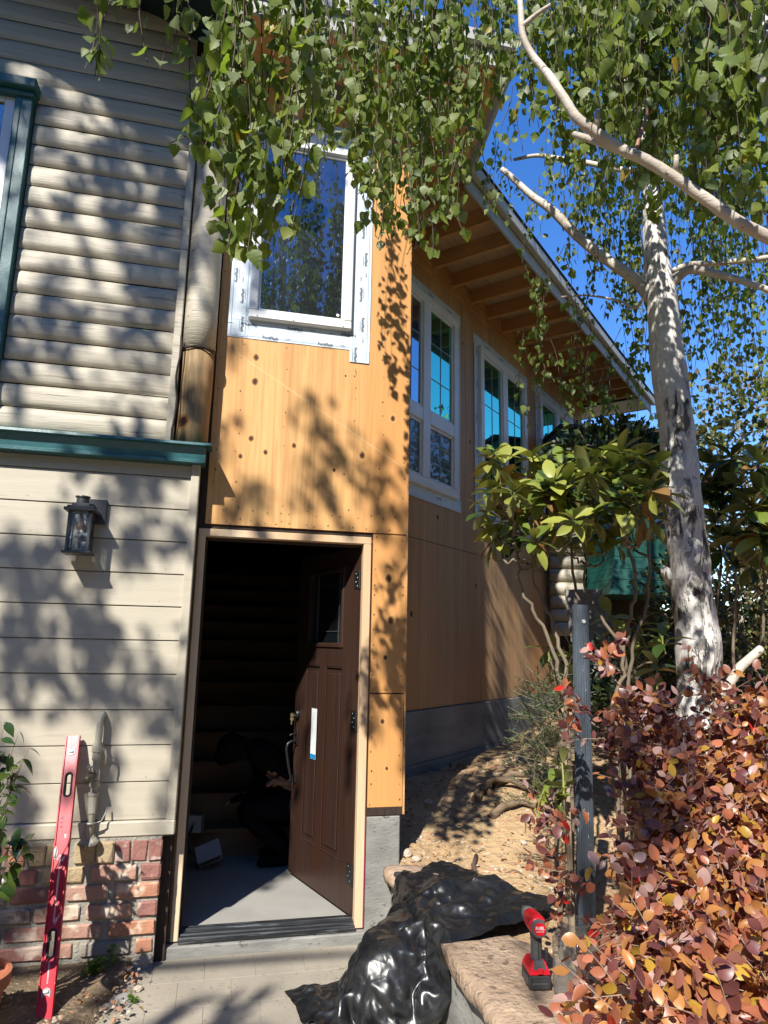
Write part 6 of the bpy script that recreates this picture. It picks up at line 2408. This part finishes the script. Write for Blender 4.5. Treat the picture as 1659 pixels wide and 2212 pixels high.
rhodo('rhododendron', 'low straggly rhododendron shoots behind the ribbed post and hedge top',
      W([(1185, 1395), (1205, 1420), (1232, 1400), (1345, 1385), (1318, 1330), (1365, 1425), (1395, 1400), (1420, 1440), (1300, 1380), (1225, 1460), (1380, 1350), (1430, 1380)], 3.5, 4.0, (5, 8), .13),
      [[(1215, 1580, 3.6), (1208, 1500, 3.6), (1205, 1450, 3.6)], [(1350, 1560, 3.8), (1345, 1480, 3.8), (1350, 1420, 3.8)], [(1400, 1560, 3.9), (1400, 1480, 3.9), (1405, 1440, 3.9)]], [.30, .25, .25, .20], 90)
rhodo('rhododendron', 'small fresh green rhododendron seedling at the foot of the stake',
      W([(1185, 1690), (1200, 1720), (1215, 1650), (1170, 1715), (1222, 1690)], 2.95, 3.1, (5, 8), .09), [[(1205, 1790, 3.0), (1200, 1740, 3.0), (1202, 1700, 3.0)]], [.5, .45, .05, 0], 40)

# ------------------------------------------------------------------ needle-leaved shrub at the foot of the wing
jb = at(1185, 1640, 3.9)
jb.z = soil_h(jb.x, jb.y)
jn = thing('juniper_shrub', 'scraggy dark green needle shrub at the foot of the plywood wing', 'shrub', jb)
pp_, rr_, nP, nD, nN, nS = [], [], [], [], [], []
for _ in range(130):
    u, v = rng.uniform(1140, 1215), rng.uniform(1500, 1740)
    if rng.random() < .3:
        v = rng.uniform(1485, 1560)
    e = np.array(at(u, v, rng.uniform(3.2, 4.0)))
    e[2] = max(e[2], soil_h(e[0], e[1]) + .02)
    d = rng.normal(0, 1, 3) * [1, 1, .5] + [-.3, -.3, .5]
    d /= np.linalg.norm(d)
    L = rng.uniform(.10, .22)
    pp_.append(np.linspace(e, e + d * L, 5))
    rr_.append(np.full(5, .0018))
    n_ = 46
    t = rng.uniform(0, 1, n_)[:, None]
    q = e + d * L * t
    nP.append(q)
    nD.append(d * .8 + rng.normal(0, .6, (n_, 3)))
    nN.append(rng.normal(0, 1, (n_, 3)))
    nS.append(rng.uniform(.018, .034, n_))
NEEDLE = clean(*leaf_base([(0, .03), (.5, .05), (1, 0)], .1, .05))
nm = [leafmat('needle_dark', (.035, .060, .025), .1, .5, .3), leafmat('needle_light', (.09, .125, .045), .15, .5, .3)]
X_, D2, Z_ = frames(np.concatenate(nD), np.concatenate(nN))
V_, T_ = join_leaves(NEEDLE, np.concatenate(nP), X_, D2, Z_, np.concatenate(nS))
me = tri_mesh('needles', V_ - np.array(jn.location), T_, nm, np.repeat(rng.integers(0, 2, len(X_)), len(NEEDLE[1])))
finish(bpy.data.objects.new('needles', me), jn, kind='stuff')
twigs(jn, pp_, rr_, STEM, 'twigs', 4)

# ------------------------------------------------------------------ potted camellia by the left edge
pc = at(-62, 2090, 3.30)
pot = thing('potted_camellia', 'glossy dark-leaved camellia in a terracotta pot against the brick base', 'plant', (pc.x, pc.y, -.05))
terra = plain('terracotta', (.42, .15, .075), (.34, .11, .055), 7, .75, .3, 40, .003, fleck=(.5, .28, .18), fscale=20, famt=.66)
s = MB().lathe([(.085, .0), (.125, .20), (.128, .205), (.140, .206), (.142, .255), (.128, .256), (.124, .235), (.05, .232)], Matrix.Translation((pc.x, pc.y, -.045)), 28)
build('pot', s, terra, pot, smooth=False)
build('potting_soil', MB().lathe([(.118, .222), (.05, .23), (.01, .232)], Matrix.Translation((pc.x, pc.y, -.045)), 20), M['darkdirt'], pot)
CL = [leafmat('camellia_leaf', (.030, .062, .016), .12, .26, .3, back=(.09, .13, .04), tcol=(1.6, 1.8, .5)), leafmat('camellia_leaf_fresh', (.075, .115, .022), .2, .28, .2, tcol=(1.5, 1.6, .5))]
P_, D_, N_, S_, MI = [], [], [], [], []
sp, sr = [], []
b = np.array([pc.x, pc.y, .18])
tips = [(12, 1560, 3.25), (38, 1590, 3.22), (62, 1615, 3.2), (48, 1640, 3.2), (10, 1625, 3.25), (30, 1655, 3.2), (5, 1700, 3.22), (20, 1740, 3.2), (45, 1790, 3.15), (60, 1825, 3.12), (30, 1850, 3.12), (5, 1820, 3.15), (15, 1900, 3.1), (75, 1800, 3.14), (-30, 1600, 3.25), (-50, 1700, 3.2), (-40, 1800, 3.1)]
for (u, v, d) in tips:
    e = np.array(at(u, v, d))
    m1 = b * .4 + e * .6 + np.array([-.06, 0, .04])
    tt = np.linspace(0, 1, 12)[:, None]
    path = (1 - tt) ** 2 * b + 2 * tt * (1 - tt) * m1 + tt ** 2 * e
    sp.append(path)
    sr.append(np.linspace(.0055, .0018, 12))
    for k in range(7):
        f = 1 - k * .055
        q = path[min(11, int(f * 11))] + rng.normal(0, .006, 3)
        P_.append(q)
        D_.append(np.array([rng.normal(.2, .7), rng.normal(-.2, .6), rng.uniform(-.8, .3)]))
        N_.append(np.array([rng.normal(0, .4), rng.normal(-.2, .4), 1.0]))
        S_.append(rng.uniform(.055, .088))
        MI.append(int(rng.random() < .3))
leaf_parts(pot, P_, D_, N_, S_, CAM_L, CAM_L, CL, MI, 110)
twigs(pot, sp, sr, plain('camellia_stem', (.30, .25, .18), (.22, .18, .12), 20, .7), 'stems', 6)

# ------------------------------------------------------------------ weeds
WD = [leafmat('weed_leaf', (.13, .24, .025), .35, .5, .25), leafmat('weed_leaf_dark', (.075, .15, .02), .3, .5, .25)]


def weed(x, y, z, h, n, label, leaf=.022):
    t = thing('weed', label, 'weed', (x, y, z), 'weeds')
    P_, D_, N_, S_, MI, sp, sr = [], [], [], [], [], [], []
    for k in range(n):
        a = rng.uniform(0, 6.28)
        r = rng.uniform(.0, 1) ** .7
        e = np.array([x + r * h * .8 * math.cos(a), y + r * h * .6 * math.sin(a), z + h * rng.uniform(.3, 1)])
        sp.append(np.linspace([x, y, z], e, 4))
        sr.append(np.full(4, .0012))
        for q in range(5):
            P_.append(e + rng.normal(0, .004, 3))
            D_.append(np.array([math.cos(a + q * 1.3), math.sin(a + q * 1.3), rng.uniform(-.2, .5)]))
            N_.append(np.array([0, 0, 1]) + rng.normal(0, .3, 3))
            S_.append(leaf * rng.uniform(.6, 1.2))
            MI.append(int(rng.random() < .4))
    leaf_parts(t, P_, D_, N_, S_, HEDGE_L, HEDGE_L, WD, MI, 0)
    twigs(t, sp, sr, WD[0], 'stalks')


q = at(168, 2098, 3.52)
weed(-.315, -.235, -.02, .06, 20, 'bright green weed growing at the foot of the brick base beside the level')
weed(-.245, -.165, -.02, .09, 9, 'taller sparse weed against the brick base', .016)
weed(-.13, -.46, -.05, .03, 14, 'low mossy weed between soil bed and paving', .012)
weed(-.72, -.46, -.05, .12, 16, 'grassy dark weed tuft left of the level', .03)

# ------------------------------------------------------------------ cut branch, house at the back, background growth
q0, q1, q2 = at(1560, 1500, 3.3), at(1600, 1440, 3.35), at(1640, 1405, 3.4)
cb = thing('cut_branch', 'pale sawn-off branch jutting up beside the birch trunk', 'branch', (q0.x, q0.y, q0.z - .6))
s = MB().tube([Vector((q0.x - .02, q0.y, .4)), q0, q1, q2, q2 + (q2 - q1) * .12], [.026, .021, .020, .018, .017], 12)
build('limb', s, M['bark2'], cb, smooth=True)
s = MB().tube([q2 + (q2 - q1) * .121, q2 + (q2 - q1) * .135], [.0165, .016], 12)
build('sawn_end', s, plain('sawn_wood', (.10, .08, .06), None, 20, .8), cb)

rh0 = at(1375, 1300, 8.2)
RX = Matrix.Translation((rh0.x, rh0.y, 0)) @ Matrix.Rotation(math.radians(-8), 4, 'Z')
rh = thing('rear_house', 'back part of the log house with flared teal bay seen through the rhododendron', 'house', (rh0.x, rh0.y, 1.2))


def rbox(x0, x1, y0, y1, z0, z1, bev=0.0):
    return MB().obox(RX @ Matrix.Translation(((x0 + x1) / 2, (y0 + y1) / 2, (z0 + z1) / 2)), (x1 - x0) / 2, (y1 - y0) / 2, (z1 - z0) / 2, bev)


greenp = plain('green_teal_paint', (.014, .085, .070), (.010, .060, .050), 5, .45, .2, 30, .004)
build('bay', rbox(-.42, .30, -.45, .6, 2.42, 3.5, .01), greenp, rh, label='flared teal bay with stepped skirt')
s = MB()
for k, (z0, z1, g0, g1) in enumerate(((2.30, 2.42, .05, .02), (2.18, 2.295, .085, .055), (2.02, 2.175, .125, .09))):
    vs = [RX @ Vector((x, y, z)) for (x, y, z) in ((-.42 - g0, -.45 - g0, z0), (.30 + g0, -.45 - g0, z0), (.30 + g0, .6, z0), (-.42 - g0, .6, z0), (-.42 - g1, -.45 - g1, z1), (.30 + g1, -.45 - g1, z1), (.30 + g1, .6, z1), (-.42 - g1, .6, z1))]
    build('skirt_board', MB().add(vs, [(3, 2, 1, 0), (4, 5, 6, 7), (0, 1, 5, 4), (1, 2, 6, 5), (2, 3, 7, 6), (3, 0, 4, 7)]), greenp, rh)
z = 1.6
while z < 3.5:
    s = MB()
    s.tube([RX @ Vector((x, -.05, z + .07)) for x in (-1.0, -.8, -.62)], .075, 12)
    build('log_board', s, M['logpaint'], rh, smooth=True)
    z += .145
build('wall_core', rbox(-1.0, .42, .30, 2.5, .6, 3.6), M['darkwood'], rh)
build('window_pane', rbox(-.30, .18, -.462, -.455, 2.75, 3.35), M['glass_dark'], rh)
build('eave', rbox(-1.05, .45, -.6, 2.7, 3.62, 3.74, .01), greenp, rh)
s = rbox(-1.05, .45, -.65, 2.7, 3.75, 3.79, .0)
build('roof', s, M['darkwood'], rh)

# lapped grey skirting beside the post
kb = at(1312, 1380, 6.6)
sk = thing('lapped_skirting', 'weathered grey lapped boards at the foot of the rear house', 'boards', (kb.x, kb.y, .9))
for k in range(9):
    z0 = .95 + k * .115
    w0, w1 = .34 - k * .022, .34 - k * .022
    Mx = Matrix.Translation((kb.x - .04 * k + .1, kb.y, z0 + .06)) @ Matrix.Rotation(math.radians(-30), 4, 'Z') @ Matrix.Rotation(math.radians(8), 4, 'X')
    build('lap_board', MB().obox(Mx, w0, .012, .062, .003), plain('grey_lap%d' % k, (.30, .29, .265), (.22, .21, .195), 6, .8, stretch=(1, 4, 4)), sk)


def cloud_shrub(label, c, r, n, leaf, cols, name='shrub', group='background shrubs'):
    t = thing(name, label, 'shrub', (c[0], c[1], c[2] - r[2]), group)
    g = rng.normal(0, 1, (n, 3))
    g /= np.linalg.norm(g, axis=1, keepdims=True)
    rad = rng.uniform(.35, 1.0, (n, 1)) ** .5
    lump = np.array([1 + .35 * mnoise.noise(Vector((x * 2.2 + c[0], y * 2.2, z * 2.2))) for x, y, z in g])[:, None]
    P = np.array(c) + g * rad * lump * np.array(r)
    D = g + rng.normal(0, .6, (n, 3))
    N = rng.normal(0, 1, (n, 3)) + [0, 0, .7]
    S = leaf * rng.uniform(.6, 1.3, n)
    leaf_parts(t, P, D, N, S, BIRCH_LO, BIRCH_LO, cols, rng.integers(0, len(cols), n), 0, False)
    sp, sr = [], []
    for _ in range(26):
        k = rng.integers(n)
        b = np.array([c[0] + rng.normal(0, r[0] * .2), c[1] + rng.normal(0, r[1] * .2), c[2] - r[2] - .1])
        tt = np.linspace(0, 1, 8)[:, None]
        sp.append(b * (1 - tt) + P[k] * tt + rng.normal(0, .03, (8, 3)))
        sr.append(np.linspace(.018, .004, 8))
    twigs(t, sp, sr, STEM, 'stems', 4)
    return t


OL = [leafmat('olive_leaf', (.20, .215, .055), .25, .5, .3), leafmat('olive_leaf_dark', (.045, .065, .02), .2, .5, .3), leafmat('dry_leaf', (.26, .20, .10), .25, .6, .3)]
DK = [leafmat('dark_leaf', (.022, .040, .014), .15, .5, .3), leafmat('dark_leaf_b', (.045, .070, .020), .2, .5, .3)]


def cs(u, v, d, r, n, leaf, cols, label):
    c = at(u, v, d)
    cloud_shrub(label, (c.x, c.y, c.z), r, n, leaf, cols)


cs(1600, 1300, 6.4, (.75, .75, .75), 3600, .045, [OL[0], OL[0], OL[1]], 'rounded olive-green shrub seen under the darker rhododendron')
cs(1640, 1430, 5.4, (.8, .7, .5), 2200, .05, [DK[0], OL[1], OL[2]], 'low brushy undergrowth beside the cut branch')
cs(1545, 1420, 6.2, (.5, .6, .6), 1600, .05, [OL[2], DK[0], OL[1]], 'dry twiggy bush directly behind the birch trunk')
cs(1640, 1010, 8.5, (1.1, 1.0, 1.3), 3400, .07, [OL[0], OL[1], OL[2]], 'pale leafy tall bush against the sky at the picture edge')
cs(1700, 1180, 10.5, (3.0, 2.0, 2.0), 4200, .11, DK, 'dark evergreen mass at the back of the garden')
cs(1320, 985, 5.4, (.50, .4, .28), 1800, .05, DK, 'dark ivy mass under the end of the wing eave')
cs(1420, 1480, 5.6, (.7, .6, .45), 1700, .06, DK, 'shadowy low shrub between skirting and birch trunk')
for k, (x, y, z, r_) in enumerate(((14, 3.5, 3.0, 2.6), (16, 7.5, 3.6, 3.0), (12.5, -1.5, 2.4, 2.2), (17, .5, 3.2, 2.8))):
    cloud_shrub(['round dark tree east of the wing', 'tall dark tree beyond the rear house', 'low dark tree past the hedge', 'broad dark tree mirrored in the wing windows'][k], (x, y, z), (r_, r_, r_ * 1.1), 2600, .17, DK, 'garden_tree', 'trees east of the house')
# unseen trees added round the front yard to block sky light behind the viewpoint
YT = [leafmat('yard_leaf', (.040, .062, .018), .2, .5, .3), leafmat('sky_block_leaf_b', (.060, .085, .026), .2, .5, .3)]
for k, (x, y, z, r_, lb) in enumerate(((6.6, -10.0, 6.4, (3.0, 2.6, 6.2), 'tall sky-blocking tree added south-east of the door'), (11.5, -6.0, 6.4, (3.0, 3.0, 6.2), 'tall sky-blocking tree added beyond the hedge'), (-2.0, -14.0, 3.6, (4.5, 2.4, 3.6), 'low wide sky-blocking tree added straight across from the door'),
                                       (-8.6, -13.6, 4.0, (3.4, 3.0, 4.0), 'low sky-blocking tree added under the sun'), (-11.5, -5.0, 6.6, (3.0, 3.0, 6.4), 'tall sky-blocking tree added west of the log house'), (4.0, -14.5, 4.0, (3.4, 2.4, 4.0), 'middle-sized sky-blocking tree added left of the mirrored birch'), (-13, -11, 6.0, (3.4, 3.4, 6.0), 'tall sky-blocking tree added in the far west corner'), (4.8, -7.4, 6.5, (1.9, 1.8, 5.8), 'slim tall sky-blocking tree added near the hedge'), (-6.9, -2.2, 6.0, (2.0, 1.8, 5.6), 'slim tall sky-blocking tree added by the log house corner'))):
    cloud_shrub(lb, (x, y, z), r_, 2600, .50, YT, 'sky_block_tree', 'sky-blocking trees added round the front yard')

# fallen leaves and bark chips on the bank and along the paving edge
FL = [leafmat('fallen_leaf', (.27, .17, .085), .1, .7, .3), leafmat('fallen_leaf_dark', (.13, .085, .05), .1, .7, .3), leafmat('fallen_leaf_rust', (.34, .15, .06), .1, .7, .3)]
fp = []
while len(fp) < 520:
    x, y = rng.uniform(1.2, 3.0), rng.uniform(-1.1, 1.5)
    if WNX * x + WNY * y < WC + .03:
        continue
    if mnoise.noise(Vector((x * 3, y * 3, 8))) < -.05 and rng.random() < .8:
        continue
    fp.append((x, y, soil_h(x, y) + .006))
for _ in range(90):
    x, y = rng.uniform(-.9, -.08), rng.uniform(-.6, -.15)
    fp.append((x, y, -.022))
n_ = len(fp)
X_, D2, Z_ = frames(rng.normal(0, 1, (n_, 3)) * [1, 1, .25], rng.normal(0, .3, (n_, 3)) + [0, 0, 1])
V_, T_ = join_leaves(HEDGE_L[1], np.array(fp), X_, D2, Z_, rng.uniform(.012, .034, n_))
me = tri_mesh('fallen_leaves', V_, T_, FL, np.repeat(rng.integers(0, 3, n_), len(HEDGE_L[1][1])))
finish(bpy.data.objects.new('fallen_leaves', me), None, label='dry brown leaf litter scattered over the sandy bank', kind='stuff')
